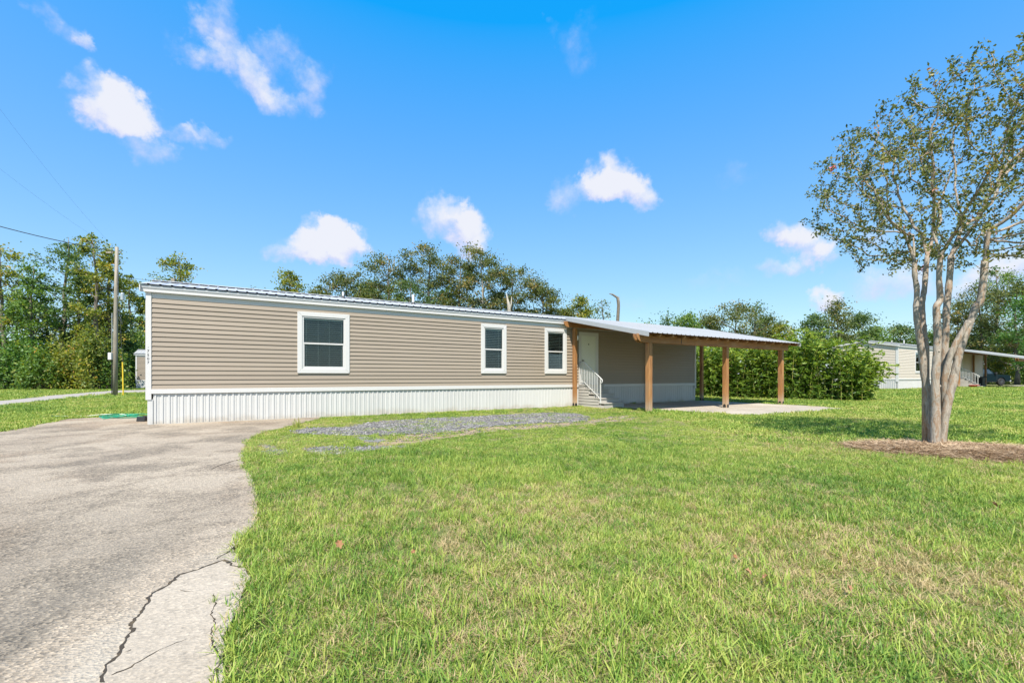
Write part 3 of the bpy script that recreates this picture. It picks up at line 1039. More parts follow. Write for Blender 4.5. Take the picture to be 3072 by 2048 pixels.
# ------------------------------------------------------------------ carport
def build_carport():
    c = thing('carport', 'stained timber carport with low metal roof attached to the mobile home with the address numbers', 'carport', (HX, HY, 0), TH, 'carports beside the mobile homes')
    Y0, Z0, Y1, Z1 = .25, 3.575, -4.22, 2.585
    U0, U1 = 12.95, 22.25
    k = (Z0 - Z1) / (Y0 - Y1)
    zt = lambda y: Z1 + (y - Y1) * k
    rib = []
    for j in range(4):
        x = .2325 * j
        rib += [(x, 0), (x + .165, 0), (x + .18, .022), (x + .212, .022), (x + .2275, 0)]
    rib.append((.93, 0))
    me = MB().sheet(rib, lambda p, t: (p[0], t, zt(t) + p[1]), [Y0, Y1]).mesh('roof_sheet')
    me.materials.append(M['cproof'])
    for j in range(10):
        o = link('roof_sheet', me, None, c)
        o.location = (U0 + j * .93, (j % 3) * .004, .0008 * (j % 2))
    for x0, s in ((U0 - .012, 0), (U1, 1)):
        MB().prism([(0, -.125), (.012, -.125), (.012, .030), (0, .030)], lambda p, t: (x0 + p[0], t, zt(t) + p[1]), Y1 - .02, -.02).build('rake_flashing', M['flash'], c)
        a, b_ = (x0 + .0125, x0 + .075) if s == 0 else (x0 - .06, x0 - .0005)
        MB().prism([(0, .026), (b_ - a, .026), (b_ - a, .031), (0, .031)], lambda p, t: (a + p[0], t, zt(t) + p[1]), Y1 - .02, -.02).build('rake_cap', M['flash'], c)
    # rafters with rounded tails
    n = 16
    tail = []
    for q in range(6):
        an = PI / 2 * q / 5
        tail.append((Y1 + .06 + .12 * (1 - math.cos(an)), -.012 - .135 * math.sin(an)))
    poly = [(-.02, -.012), (-.02, -.15)] + list(reversed(tail))
    me = MB().prism(poly, lambda p, t: (t, p[0], zt(p[0]) + p[1]), -.02, .02).mesh('rafter')
    me.materials.append(M['raftwood'])
    for j in range(n):
        o = link('rafter', me, None, c)
        o.location = (U0 + .05 + j * (U1 - U0 - .10) / (n - 1), 0, 0)
    # front beam: a doubled plank, left end cut to a curve
    zb1 = zt(-3.75) - .115
    zb0 = zb1 - .27
    end = [(U0 - .10, zb1)]
    for q in range(7):
        an = PI / 2 * q / 6
        end.append((U0 - .10 + .30 * (1 - math.cos(an)), zb1 - .06 - .21 * math.sin(an)))
    end[0] = (U0 - .10, zb1)
    seams = [U0 - .1, 15.3, 17.6, 22.1]
    prof0 = end + [(17.55, zb0), (17.55, zb1)]
    MB().prism(prof0, lambda p, t: (p[0], t, p[1]), -3.84, -3.80).build('beam', M['beamwood'], c, .003)
    MB().box(17.556, 22.05, -3.84, -3.80, zb0, zb1).build('beam', M['beamwood'], c, .003)
    MB().prism(end + [(15.9, zb0), (15.9, zb1)], lambda p, t: (p[0], t, p[1]), -3.70, -3.66).build('beam', M['beamwood'], c, .003)
    MB().box(15.906, 22.05, -3.70, -3.66, zb0, zb1).build('beam', M['beamwood'], c, .003)
    MB().box(15.02, 15.05, -3.8455, -3.8405, zb0 + .02, zb1 - .03).build('beam_strap', M['black'], c)
    # wall beam with curved end
    wz1 = zt(-.1) - .15
    we = [(12.78, wz1)] + [(12.78 + .22 * (1 - math.cos(PI / 2 * q / 5)), wz1 - .05 - .18 * math.sin(PI / 2 * q / 5)) for q in range(6)]
    MB().prism(we + [(21.9, wz1 - .23), (21.9, wz1)], lambda p, t: (p[0], t, p[1]), -.19, -.15).build('beam', M['beamwood'], c, .003)
    # purlins
    for y in (-.9, -1.8, -2.7, -3.4):
        MB().box(U0 + .08, U1 - .08, y - .045, y + .045, zt(y) - .052, zt(y) - .012).build('purlin', M['beamwood'], c)
    # posts
    for (u, y, w) in ((13.36, -.125, .14), (17.58, -.125, .14), (21.35, -.125, .14), (13.5, -3.75, .14), (17.72, -3.75, .14), (21.62, -3.75, .14)):
        top_ = (wz1 - .02) if y > -1 else zb1 - .0
        w2 = w / 2
        p = MB().box(u - w2, u + w2, y - w2 + (0 if y > -1 else .022), y + w2 - (0 if y > -1 else .022), .0, top_ - (.23 if y > -1 else 0)).build('post', M['postwood'], c, .008)
        if y < -1:
            MB().box(u - w2 - .002, u + w2 + .002, y - .0915, y + .0915, .0, zb0 - .001).build('post_lower', M['postwood'], p, .008)
        # arched black base plates
        if not (y < -1 and u < 14):
            pl = [(-.055, 0), (.055, 0), (.055, .10), (.035, .14), (0, .155), (-.035, .14), (-.055, .10)]
            f = -.0985 if y < -1 else -.0775
            q = MB().prism(pl, lambda p_, t: (u + p_[0], t, p_[1]), y + f, y + f + .006)
            q.prism(pl, lambda p_, t: (t, y + p_[0], p_[1]), u - w2 - .009, u - w2 - .003)
            q.build('post_base', M['black'], p)
    return c


carport = build_carport()


# ------------------------------------------------------------------ stairs and railing
def build_stairs():
    s = thing('porch_steps', 'grey boarded steps with white railing at the near mobile home door', 'steps', (HX, HY, 0), TH, 'steps at the mobile home doors')
    u0, u1 = 13.62, 14.66
    zs = [.875, .705, .535, .37, .20]
    ys = [-.06, -.40, -.68, -.96, -1.24, -1.52]
    for i, z in enumerate(zs):
        ya, yb = ys[i], ys[i + 1]
        MB().box(u0 - .02, u1 + .02, yb - .02, ya + (.0 if i == 0 else -.001), z - .035, z).build('tread', M['stair'], s, .004)
        zl = zs[i + 1] if i < 4 else 0
        MB().box(u0 + .012, u1 - .012, yb + .012, yb + .03, zl + .001, z - .036).build('riser', M['stair'], s)
    # side boards, cut to the steps
    for x0 in (u0, u1 - .018):
        z = .0
        while z < .84:
            z2 = min(z + .112, .84)
            far = -.40
            for i, zz in enumerate(zs):
                if zz - .035 >= z2 - .004: far = ys[i + 1]
            b = MB().prism([(x0 - (.014 if x0 == u0 else 0), z), (x0 + .018 + (.014 if x0 != u0 else 0), z), (x0 + .018, z2 - .004), (x0, z2 - .004)], lambda p, t: (p[0], t, p[1]), far + .03, -.06)
            b.build('side_board', M['stair'], s)
            z = z2
    # railing on the left side
    x = u0 + .02
    r = s
    top = [(x, -.10, 1.76), (x, -.36, 1.76), (x, -1.30, 1.13), (x, -1.38, 1.07), (x, -1.40, 1.0), (x, -1.36, .95), (x, -1.29, .96)]
    MB().tube(top, .019, 8).build('handrail', M['rail'], r, smooth=True)
    MB().tube([(x, -.10, .97), (x, -.36, .97), (x, -1.29, .345)], .012, 6).build('bottom_rail', M['rail'], r)
    MB().box(x - .016, x + .016, -.112, -.080, .0, 1.76).build('newel_post', M['rail'], r)
    MB().box(x - .018, x + .018, -1.308, -1.272, .0, 1.13).build('newel_post', M['rail'], r)
    me = None
    for k in range(11):
        y = -.19 - k * .095
        if y > -.36: zb, ztp = .97, 1.76
        else:
            f = (-.36 - y) / .94
            zb, ztp = .97 - f * .632, 1.76 - f * .63
        o = MB().box(x - .010, x + .010, y - .010, y + .010, zb, ztp).build('baluster', M['rail'], r)
    return s


stairs = build_stairs()


def place(root, loc, label, rz=None):
    c = copy_tree(root)
    for ch in list(c.children_recursive):
        if ch.name.startswith('address_digit'):
            bpy.data.objects.remove(ch)
    c.location = loc
    if rz is not None: c.rotation_euler = (0, 0, rz)
    c['label'] = label
    return c


M['palesiding'] = surf('pale_beige_siding', (.60, .52, .43), .5, layers=[(.35, .05, None), (2.2, .2, (.64, .56, .47))])


def recolour(root, frm, to):
    for ch in root.children_recursive:
        if ch.type == 'MESH' and ch.data.materials and ch.data.materials[0] == frm:
            ch.material_slots[0].link = 'OBJECT'
            ch.material_slots[0].material = to


NB = (28.8, 34.0, .18)
recolour(place(house, NB, 'pale beige mobile home beyond the bamboo hedge and behind the crape myrtle trunks'), M['siding'], M['palesiding'])
ncp = place(carport, NB, 'timber carport of the mobile home seen behind the crape myrtle trunks')
for ch in list(ncp.children):
    if ch.name.startswith('post') and ch.data.vertices[0].co.y < -3 and ch.data.vertices[0].co.x < 17:
        for g_ in list(ch.children): bpy.data.objects.remove(g_)
        bpy.data.objects.remove(ch)
place(stairs, NB, 'pale steps with white railing beside the brown post, seen right of the crape myrtle trunks')
place(house, (-36.3, 43.9, 0), 'small far mobile home whose end shows left of the near house corner')

# ------------------------------------------------------------------ small things by the house
def garden_hose():
    r_ = random.Random(4)
    cx, cy = gpt(360, 1252)
    o = thing('garden_hose', 'green garden hose lying in loose coils on the driveway edge left of the house', 'hose', (cx, cy, .015))
    pts = []
    n = 4
    for i in range(n * 26):
        a = 2 * PI * i / 26
        k = i / 26
        rx = .62 + .34 * math.sin(k * 1.7) + .06 * math.sin(a * 3 + k)
        ry = .50 + .30 * math.cos(k * 2.3)
        pts.append((rx * math.cos(a + k * .35) + .22 * math.sin(k * 1.1) + .15, ry * math.sin(a + k * .2) + .10 * math.cos(k), .016 + .012 * (k % 4) + .012 * math.sin(a * 2 + k * 3)))
    MB().tube(pts, .011, 6).build('hose_coil', M['hose'], o, smooth=True)
    pts = [(.1, .1, .04), (-.3, .38, .05), (-.75, .30, .05), (-1.05, .12, .02), (-1.35, .16, .015), (-1.8, .10, .015), (-2.1, .16, .015)]
    P = []
    for a, b, c_, d in zip([pts[0]] + pts[:-2], pts[:-1], pts[1:], pts[2:] + [pts[-1]]):
        for q in range(8):
            t = q / 8
            P.append(tuple(.5 * ((2 * b[k]) + (-a[k] + c_[k]) * t + (2 * a[k] - 5 * b[k] + 4 * c_[k] - d[k]) * t * t + (-a[k] + 3 * b[k] - 3 * c_[k] + d[k]) * t ** 3) for k in range(3)))
    MB().tube(P, .0135, 6).build('hose_tail', M['hosewhite'], o, smooth=True)
    MB().tube([P[-1], (P[-1][0] - .09, P[-1][1] + .01, .018)], .018, 8).build('hose_nozzle', M['brass'], o)


garden_hose()
x, y = gpt(432, 1264)
b = MB().px([(-.12, 0), (.12, 0), (.12, .10), (-.10, .13)], -.11, .11)
b.box(-.13, .13, .12, .14, 0, .13)
tag(b.build('splash_block', M['black'], None, .006), 'black plastic splash block at the left foot of the white skirting', 'splash block').location = (x, y, .013)

# utility pole, wires, guy guard
PX, PY = at(346, 27.3), 27.3
pole = thing('utility_pole', 'tall weathered wooden utility pole with a white meter box, beside the yellow guy guard', 'utility pole', (PX, PY, 0), 0, None)
MB().tube([(0, 0, -.1), (.02, 0, 3), (.05, 0, 6), (.10, 0, 8.95)], [.125, .118, .105, .088], 14).build('pole_shaft', M['polewood'], pole, smooth=True)
MB().tube([(-.15, -.06, 0), (-.15, -.06, 2.4)], .022, 8).build('conduit', M['black'], pole)
MB().tube([(-.14, -.06, 2.62), (-.13, -.07, 5.0)], .020, 8).build('conduit', M['galv'], pole)
MB().box(-.26, -.06, -.22, -.08, 2.2, 2.62).build('meter_box', M['white'], pole, .01)
MB().box(-.42, -.02, -.16, -.08, 8.55, 8.65).build('bracket', M['polewood'], pole)
b = MB().lathe([(.09, 0), (.10, .03), (.10, .4), (.07, .44)], 12, (.52, -.1, 5.75))
b.build('transformer', M['galv'], pole)
MB().tube([(.10, 0, 6.0), (.55, -.1, 6.0)], .03, 6).build('bracket', M['galv'], pole)
MB().tube([(.55, .0, 5.7), (.2, -.15, 4.9), (.6, -.2, 4.3), (.3, -.1, 5.2)], .012, 5).build('drop_loop', M['wire'], pole)
gx, gy = at(368, 27.0), 27.0
guy = thing('guy_wire', 'slack guy wire with a yellow plastic guard anchored beside the utility pole', 'guy wire', (gx, gy, 0))
MB().tube([(.03, .02, -.05), (.0, .0, 2.05)], .036, 8).build('guard', M['yellow'], guy)
MB().tube([(.03, .02, 0), (.0, .0, 2.05), (PX - gx + .08, PY - gy, 8.4)], .008, 5).build('wire', M['wire'], guy)


def sag(a, b, s, n=14):
    a, b = Vector(a), Vector(b)
    return [tuple(a.lerp(b, t / n) - Vector((0, 0, s * 4 * (t / n) * (1 - t / n)))) for t in range(n + 1)]


def wire(a, b, s, r, label):
    o = MB().tube(sag(a, b, s), r, 5).build('power_line', M['wire'])
    tag(o, label, 'power line', 'overhead wires at the left')


wire((PX, PY, 8.7), (at(-320, 20), 20.0, 9.2), .25, .022, 'thick dark power line running from the utility pole out past the left tree tops')
wire((PX, PY, 8.8), (at(-260, 17), 17.0, 11.6), .3, .0025, 'thin wire in the open sky, lower of the two faint ones')
wire((PX, PY, 8.85), (at(-120, 17), 17.0, 13.2), .3, .0025, 'thin wire in the open sky, upper of the two faint ones')
wire((PX, PY, 7.3), (at(522, 30.5), 30.5, 7.65), .15, .008, 'thin wire running from the utility pole over the near roof to the short pole')
sp = thing('short_pole', 'weathered square pole top showing just above the left end of the roof', 'utility pole', (at(522, 30.5), 30.5, 0))
MB().box(-.12, .12, -.12, .12, 0, 7.75).build('pole_shaft', M['polewood'], sp, .01)
MB().box(-.34, -.125, -.1, .1, 7.2, 7.6).build('meter_box', M['galv'], sp, .01)

# things by the neighbour's steps
def nb(u, y, z=0):
    return (NB[0] + u * CT - y * ST, NB[1] + u * ST + y * CT, NB[2] + z)


t = thing('flower_pot', 'low red plastic flower bowl on the ground beside the neighbouring steps', 'flower pot', nb(13.8, -1.0))
MB().lathe([(.22, 0), (.30, .10), (.34, .24), (.37, .25), (.37, .28), (.32, .28), (.28, .18)], 18).build('bowl', M['red'], t, smooth=True)
MB().lathe([(.0, .2), (.29, .2), (.2, .23), (.0, .24)], 14).build('soil', M['crack'], t)
t = thing('wheeled_bin', 'black wheeled bin tilted against the far wall by the neighbouring railing', 'bin', nb(16.2, -.9), .3)
MB().prism([(-.24, -.26), (.24, -.26), (.29, .30), (-.29, .30)], lambda p, q: (p[0] * (.8 + .2 * q), p[1] * (.8 + .2 * q), q * .95), .05, 1).build('body', M['black'], t, .02)
MB().px([(-.34, .955), (.34, .955), (.30, 1.02), (-.30, 1.02)], -.29, .29).build('lid', M['black'], t, .01)
for sx in (-.22, .22):
    MB().lathe([(.10, -.03), (.10, .03)], 14, (sx, .26, .10), 'x').build('wheel', M['black'], t)


# pickup truck beyond the neighbouring carport
def truck():
    m_body = surf('teal_car_paint', (.002, .011, .015), .6, spec=.12, coat=0, layers=[(3, .06, None)])
    m_tyre = surf('tyre_rubber', (.016, .016, .017), .8, layers=[(9, .15, None)])
    m_rim = surf('dark_rim', (.12, .125, .13), .35, metal=.8, layers=[(6, .1, None)])
    m_glass = surf('car_glass', (.03, .05, .07), .3, spec=.25, layers=[(2, .1, None)])
    m_lamp = surf('headlamp', (.62, .64, .62), .15, layers=[(9, .1, None)])
    TY = 51.5
    t = thing('pickup_truck', 'dark teal pickup truck parked at the far right beyond the neighbouring carport', 'truck', (at(2932, TY), TY, gz(55, TY)), R(4))
    # side profile, front at +x
    arch = lambda cx: [(cx + .50 * math.cos(a), .42 + .50 * math.sin(a)) for a in np.linspace(PI * .97, PI * .03, 9)]
    low = [(-2.9, .55)] + [(-2.85, .48)] + arch(-1.75) + arch(1.75) + [(2.72, .50), (2.85, .62), (2.86, 1.02), (2.74, 1.16), (1.05, 1.24), (-2.9, 1.24)]
    low = [p for p in low]
    MB().prism(low, lambda p, q: (p[0], q, p[1]), -.98, .98).build('body', m_body, t, .03)
    cab = [(-.85, 1.242), (1.15, 1.242), (.50, 1.86), (.25, 1.92), (-.60, 1.92), (-.80, 1.84)]
    MB().prism(cab, lambda p, q: (p[0], q * (1 - .16 * (p[1] - 1.242) / .68), p[1]), -.90, .90).build('cab', m_body, t, .03)
    for s in (-1, 1):
        yy = lambda z: s * (.902 * (1 - .16 * (z - 1.242) / .68) + .004)
        for pts in ([(-.66, 1.32), (.10, 1.32), (.10, 1.80), (-.58, 1.80)], [(.18, 1.32), (.86, 1.32), (.44, 1.78), (.18, 1.80)]):
            b = MB(); b.v = [(x_, yy(z_), z_) for x_, z_ in pts]; b.f = [(0, 1, 2, 3)]
            b.build('side_window', m_glass, t)
        MB().box(.85, 1.05, s * .98, s * 1.16, 1.28, 1.46).build('mirror', M['black'], t, .02)
        for cx in (-1.75, 1.75):
            w = MB().lathe([(.26, -.13), (.38, -.13), (.42, -.09), (.42, .09), (.38, .13), (.26, .13)], 22, (cx, s * .86, .42), 'y').build('wheel', m_tyre, t)
            rm = MB().lathe([(.26, -.02), (.25, .0), (.06, .04)] if s > 0 else [(.06, -.04), (.25, 0), (.26, .02)], 18, (cx, s * .965, .42), 'y')
            for k in range(6):
                a = 2 * PI * k / 6
                rm.tube([(cx + .05 * math.cos(a), s * 1.0, .42 + .05 * math.sin(a)), (cx + .25 * math.cos(a), s * .99, .42 + .25 * math.sin(a))], .022, 5)
            rm.build('rim', m_rim, w)
        MB().box(2.70, 2.875, s * .62, s * .97, .86, 1.06).build('headlight', m_lamp, t, .02)
        MB().box(-.62, -.47, s * .979, s * 1.0, 1.05, 1.09).build('door_handle', M['black'], t)
        MB().box(-.95, 1.10, s * .95, s * 1.03, .40, .46).build('running_board', M['black'], t)
        MB().box(1.16, 1.20, s * .982, s * .989, .6, 1.2).build('door_seam', M['black'], t)
    b = MB(); b.v = [(1.10, -.80, 1.28), (1.10, .80, 1.28), (.52, .70, 1.83), (.52, -.70, 1.83)]; b.v = [(x_ + .02, y_, z_ + .012) for x_, y_, z_ in b.v]; b.f = [(0, 1, 2, 3)]
    b.build('windscreen', m_glass, t)
    MB().box(2.80, 2.90, -.58, .58, .72, 1.04).build('grille', M['black'], t, .02)
    MB().box(2.78, 2.97, -.96, .96, .44, .62).build('bumper', M['galv'], t, .03)
    MB().box(-2.98, -2.88, -.96, .96, .46, .62).build('bumper', M['galv'], t, .03)


truck()
poly_slab('neighbour_drive', [nb(14.8, 0)[:2], nb(34, 0)[:2], nb(34, -6.5)[:2], nb(15.0, -6.5)[:2]], .02, M['slab'], 0)


# ------------------------------------------------------------------ trees
def tree(name, label, cat, x, y, H, Rr, base, leaf, bark='bark', n_leaf=2600, size=.30, n_limb=16, cr=.55, seed=0, tr=None, prof='oval', group=None, lean=(0, 0), open_=0.0, up=.55):
    r = random.Random(seed)
    z0 = gz(x, y)
    t = thing(name, label, cat, (x, y, z0), 0, group)
    tr = tr or H * .016
    pts, rad = [], []
    wx = wy = 0
    N = 9
    for i in range(N):
        f = i / (N - 1)
        pts.append(Vector((wx + lean[0] * f * H, wy + lean[1] * f * H, f * H * .96 - (.1 if i == 0 else 0))))
        rad.append(tr * (1 - f) ** .8 + .018)
        wx += r.uniform(-1, 1) * H * .012
        wy += r.uniform(-1, 1) * H * .012
    rad[0] *= 1.35
    b = MB().tube(pts, rad, 7)

    def on(f):
        k = min(int(f * (N - 1)), N - 2)
        return pts[k].lerp(pts[k + 1], f * (N - 1) - k)
    cl = []
    for i in range(n_limb):
        f = base + (1 - base) * (i + r.random() * .9) / n_limb
        g = (f - base) / (1 - base)
        w = {'oval': math.sin(PI * min(.10 + g * .86, 1)) ** .6, 'cone': (1 - g) * .9 + .12, 'round': (1 - (1.6 * g - .7) ** 2 * .9) if g < 1 else .3,
             'spread': .55 + .45 * math.sin(PI * g), 'column': .75 + .25 * math.sin(PI * g)}[prof]
        a = i * 2.39996 + r.uniform(-.5, .5)
        Lb = Rr * max(w, .12) * r.uniform(.6, 1.12)
        s = on(min(f, .985) * .96)
        e = s + Vector((math.cos(a) * Lb, math.sin(a) * Lb, Lb * up * r.uniform(.3, 1.3)))
        m_ = s.lerp(e, .5) + Vector((r.uniform(-.1, .1) * Lb, r.uniform(-.1, .1) * Lb, -.06 * Lb + r.uniform(-.06, .1) * Lb))
        r0 = max(.02, tr * (1 - f) * .55 + .018)
        b.tube([s, s.lerp(m_, .5), m_, e], [r0, r0 * .8, r0 * .55, .012], 5, False)
        cl.append((e, 1.0)); cl.append((m_.lerp(e, .45), .8))
        for q in range(3):
            d = Vector((r.gauss(0, 1), r.gauss(0, 1), r.gauss(.25, .8))).normalized() * Lb * r.uniform(.25, .5)
            st = m_.lerp(e, r.uniform(0, .8))
            b.tube([st, st + d * .5 + Vector((0, 0, .03)), st + d], [r0 * .4, r0 * .25, .008], 4, False)
            cl.append((st + d, r.uniform(.5, 1.1)))
    cl.append((pts[-1], 1.0))
    b.build('trunk', M[bark], t, smooth=True)
    if open_:
        cl = [c for c in cl if r.random() > open_]
    C = np.array([c[0][:] for c in cl]); w = np.array([c[1] for c in cl]); w = w / w.sum()
    cnt = np.maximum(1, (w * n_leaf).astype(int))
    cen = np.repeat(C, cnt, axis=0)
    # each cluster has its own size, flattened and drooping a little
    cs = np.repeat(rng.uniform(.45, 1.35, len(C)), cnt)[:, None] * cr
    P = cen + rng.normal(size=cen.shape) * cs * np.array([1, 1, .62])
    tint = np.clip(np.repeat(rng.normal(.5, .17, len(C)), cnt) + rng.normal(0, .17, len(P)), 0, 1)
    V = leaf_quads(P, size, size * .62, flat=.3)
    o = link('crown', quads_mesh('crown', V, tint, LEAF[leaf]), None, t)
    o['kind'] = 'stuff'
    return t


def ptree(px, top, hw, Y, base, leaf, label, name='broadleaf_tree', group=None, **kw):
    H = (1130 - top) / FPX * Y + CAMH
    return tree(name, label, 'tree', at(px, Y), Y, H, hw / FPX * Y, base, leaf, group=group, seed=int(px * 7 + top), **kw)


GL = 'trees of the wood at the left'
T = [  # px, top, half width, distance, crown base, leaf, label, options
    (25, 728, 78, 44, .22, 'yellow', 'yellow-green tree at the left end of the wood, leaning over the thick power line', {}),
    (100, 778, 52, 43, .2, 'green', 'mid green tree just left of the tall dark one in the wood', {}),
    (188, 688, 72, 47, .30, 'dark', 'tallest dark green tree of the left wood with gaps between its limbs', dict(n_leaf=3400, open_=.12)),
    (240, 782, 42, 45, .25, 'dark', 'shorter dark green tree leaning against the tall dark one in the wood', {}),
    (300, 694, 58, 44, .18, 'yellow', 'tall yellow-green tree right behind the utility pole', dict(prof='column')),
    (345, 730, 42, 46, .2, 'yellow', 'thin yellow-orange tree right of the utility pole', dict(open_=.15)),
    (402, 815, 40, 56, .2, 'yellow', 'sparse yellowish tree beside the left end of the house', dict(open_=.2)),
    (440, 870, 40, 58, .2, 'green', 'green tree partly hidden by the left end of the house', {}),
    (-70, 760, 80, 44, .2, 'yellow', 'yellow-green tree cut by the left edge of the photo', {}),
    (-170, 720, 85, 48, .2, 'green', 'green tree outside the left edge of the wood', {}),
    (60, 880, 60, 48, .12, 'green', 'mid green understorey tree behind the leftmost bushes', {}),
    (150, 900, 60, 49, .12, 'dark', 'dark understorey tree below the tall dark tree of the wood', {}),
    (260, 895, 60, 49, .12, 'dark', 'dark understorey tree left of the utility pole', {}),
    (350, 930, 60, 48, .12, 'dark', 'dark understorey tree right of the utility pole', {}),
    (548, 754, 44, 46, .45, 'yellow', 'sparse yellow-green tree top over the left part of the roof', dict(open_=.2, prof='column')),
    (480, 820, 30, 47, .4, 'yellow', 'small yellow-green tree top over the left end of the roof', dict(open_=.25)),
    (862, 800, 36, 50, .5, 'yellow', 'small yellow-green tree top above the roof right of the first window', dict(prof='column')),
    (765, 848, 24, 50, .5, 'oak', 'nearly bare small tree poking over the roof above the first window', dict(open_=.45, n_leaf=420)),
]
for (px, top, hw, Y, base, leaf, label, kw) in T:
    kw = dict(dict(n_leaf=3900, size=.25, cr=.37, n_limb=18, open_=.08), **kw)
    ptree(px, top, hw, Y, base, leaf, label, group=GL if px < 460 else 'tree tops behind the roof', **kw)

GB = 'tree tops behind the roof'
T = [
    (960, 868, 55, 57, .35, 'oak', 'low olive tree at the left foot of the oak group above the roof', {}),
    (1045, 818, 75, 58, .35, 'oak', 'rounded oak at the left of the tree group above the roof', {}),
    (1125, 845, 55, 60, .35, 'green', 'mid green oak tucked behind the rounded left oak', {}),
    (1175, 768, 72, 57, .42, 'oak', 'tall oak left of the middle of the group above the roof', {}),
    (1225, 835, 60, 54, .25, 'dark', 'dense dark green oak in the middle foot of the group', dict(n_leaf=4200)),
    (1290, 745, 85, 58, .45, 'oak', 'tall oak with the highest crown left of the window bay in the group', {}),
    (1385, 775, 65, 59, .45, 'oak', 'open limbed oak between the two tallest oaks', dict(open_=.15)),
    (1450, 746, 82, 57, .42, 'oak', 'tall oak with pale open limbs above the middle window', dict(bark='palebark')),
    (1545, 803, 68, 58, .45, 'oak', 'oak with horizontal limbs at the right of the group', dict(open_=.12)),
    (1075, 872, 60, 61, .3, 'dark', 'low dark tree filling the gap between the two left oaks', {}),
    (1345, 850, 62, 62, .3, 'green', 'low green tree filling the gap under the open limbed oak', {}),
    (1495, 880, 55, 62, .3, 'dark', 'low dark tree under the pale limbed oak', {}),
    (1622, 838, 52, 57, .45, 'oak', 'small leaning oak at the right end of the group', dict(open_=.1, lean=(.05, 0))),
]
for (px, top, hw, Y, base, leaf, label, kw) in T:
    hw *= 1.12
    kw = dict(dict(n_leaf=6200, size=.26, cr=.5, n_limb=21, prof='spread', up=.65, open_=.1), **kw)
    ptree(px, top, hw, Y, base, leaf, label, name='oak_tree', group=GB, **kw)
T = [
    (1690, 915, 45, 60, .4, 'oak', 'low olive tree above the roof left of the carport', 'oak_tree', {}),
    (1735, 884, 52, 60, .4, 'yellow', 'olive yellow tree above the roof over the door', 'oak_tree', {}),
    (1815, 885, 30, 62, .45, 'oak', 'nearly bare twiggy tree above the carport roof', 'oak_tree', dict(open_=.45, n_leaf=600)),
    (1950, 955, 18, 62, .5, 'green', 'tiny tree top just over the carport roof, left of the small conifer', 'broadleaf_tree', dict(n_leaf=500)),
    (1996, 936, 20, 60, .3, 'dark', 'small dark conifer top over the carport roof', 'conifer_tree', dict(prof='cone', n_leaf=1200, up=.1)),
    (2055, 945, 48, 60, .35, 'green', 'low green tree over the middle of the carport roof', 'broadleaf_tree', {}),
    (2125, 944, 44, 62, .35, 'oak', 'low olive tree over the carport roof beside the taller one', 'broadleaf_tree', {}),
    (2205, 908, 70, 60, .3, 'oak', 'broad olive tree above the right end of the carport roof', 'broadleaf_tree', dict(n_leaf=3600)),
    (2262, 905, 26, 61, .5, 'dark', 'thin dark tree rising beside the broad olive one above the carport', 'broadleaf_tree', dict(open_=.35, n_leaf=700)),
    (2300, 948, 42, 62, .3, 'oak', 'olive tree beyond the right end of the carport roof', 'broadleaf_tree', {}),
    (2345, 966, 40, 60, .25, 'yellow', 'low yellowish tree just behind the left part of the bamboo', 'broadleaf_tree', {}),
    (2440, 945, 40, 58, .3, 'dark', 'dark tree behind the bamboo, left of the cloud topped one', 'broadleaf_tree', {}),
    (2512, 896, 68, 58, .25, 'oak', 'tall olive tree standing above the bamboo', 'broadleaf_tree', dict(prof='cone', n_leaf=3400)),
    (2575, 940, 46, 60, .3, 'dark', 'dark green tree right of the tall one above the bamboo', 'broadleaf_tree', {}),
    (2628, 982, 42, 64, .2, 'green', 'low green tree above the end of the neighbouring roof', 'broadleaf_tree', {}),
    (2700, 976, 58, 66, .2, 'dark', 'dark green tree above the middle of the neighbouring roof', 'broadleaf_tree', {}),
    (2790, 1000, 50, 68, .2, 'green', 'low green tree behind the crape myrtle trunks', 'broadleaf_tree', {}),
    (2870, 905, 52, 64, .2, 'oak', 'olive tree between the crape myrtle and the tall right trees', 'broadleaf_tree', {}),
    (2935, 850, 66, 62, .2, 'oak', 'olive green tree right of the leaning crape myrtle trunk', 'broadleaf_tree', dict(n_leaf=4200)),
    (3005, 792, 60, 72, .3, 'green', 'pale green tree with the highest top at the right', 'broadleaf_tree', {}),
    (3050, 836, 92, 58, .12, 'oak', 'broad olive tree at the right edge above the truck', 'broadleaf_tree', dict(n_leaf=6500)),
    (3120, 850, 90, 53, .12, 'bright', 'bright green tree cut by the right edge of the photo', 'broadleaf_tree', dict(n_leaf=6000)),
    (3215, 820, 90, 58, .15, 'green', 'green tree outside the right edge of the photo', 'broadleaf_tree', {}),
    (2965, 1000, 60, 66, .08, 'dark', 'dark understorey tree behind the truck', 'broadleaf_tree', dict(n_leaf=3600)),
    (3060, 1020, 60, 64, .06, 'dark', 'dark understorey tree at the right edge behind the truck', 'broadleaf_tree', dict(n_leaf=3600)),
]
for (px, top, hw, Y, base, leaf, label, name, kw) in T:
    kw = dict(dict(n_leaf=4200, size=.27, cr=.55, n_limb=17, prof='round', up=.6), **kw)
    ptree(px, top, hw, Y, base, leaf, label, name=name, group='trees behind the carport and the neighbouring lot', **kw)

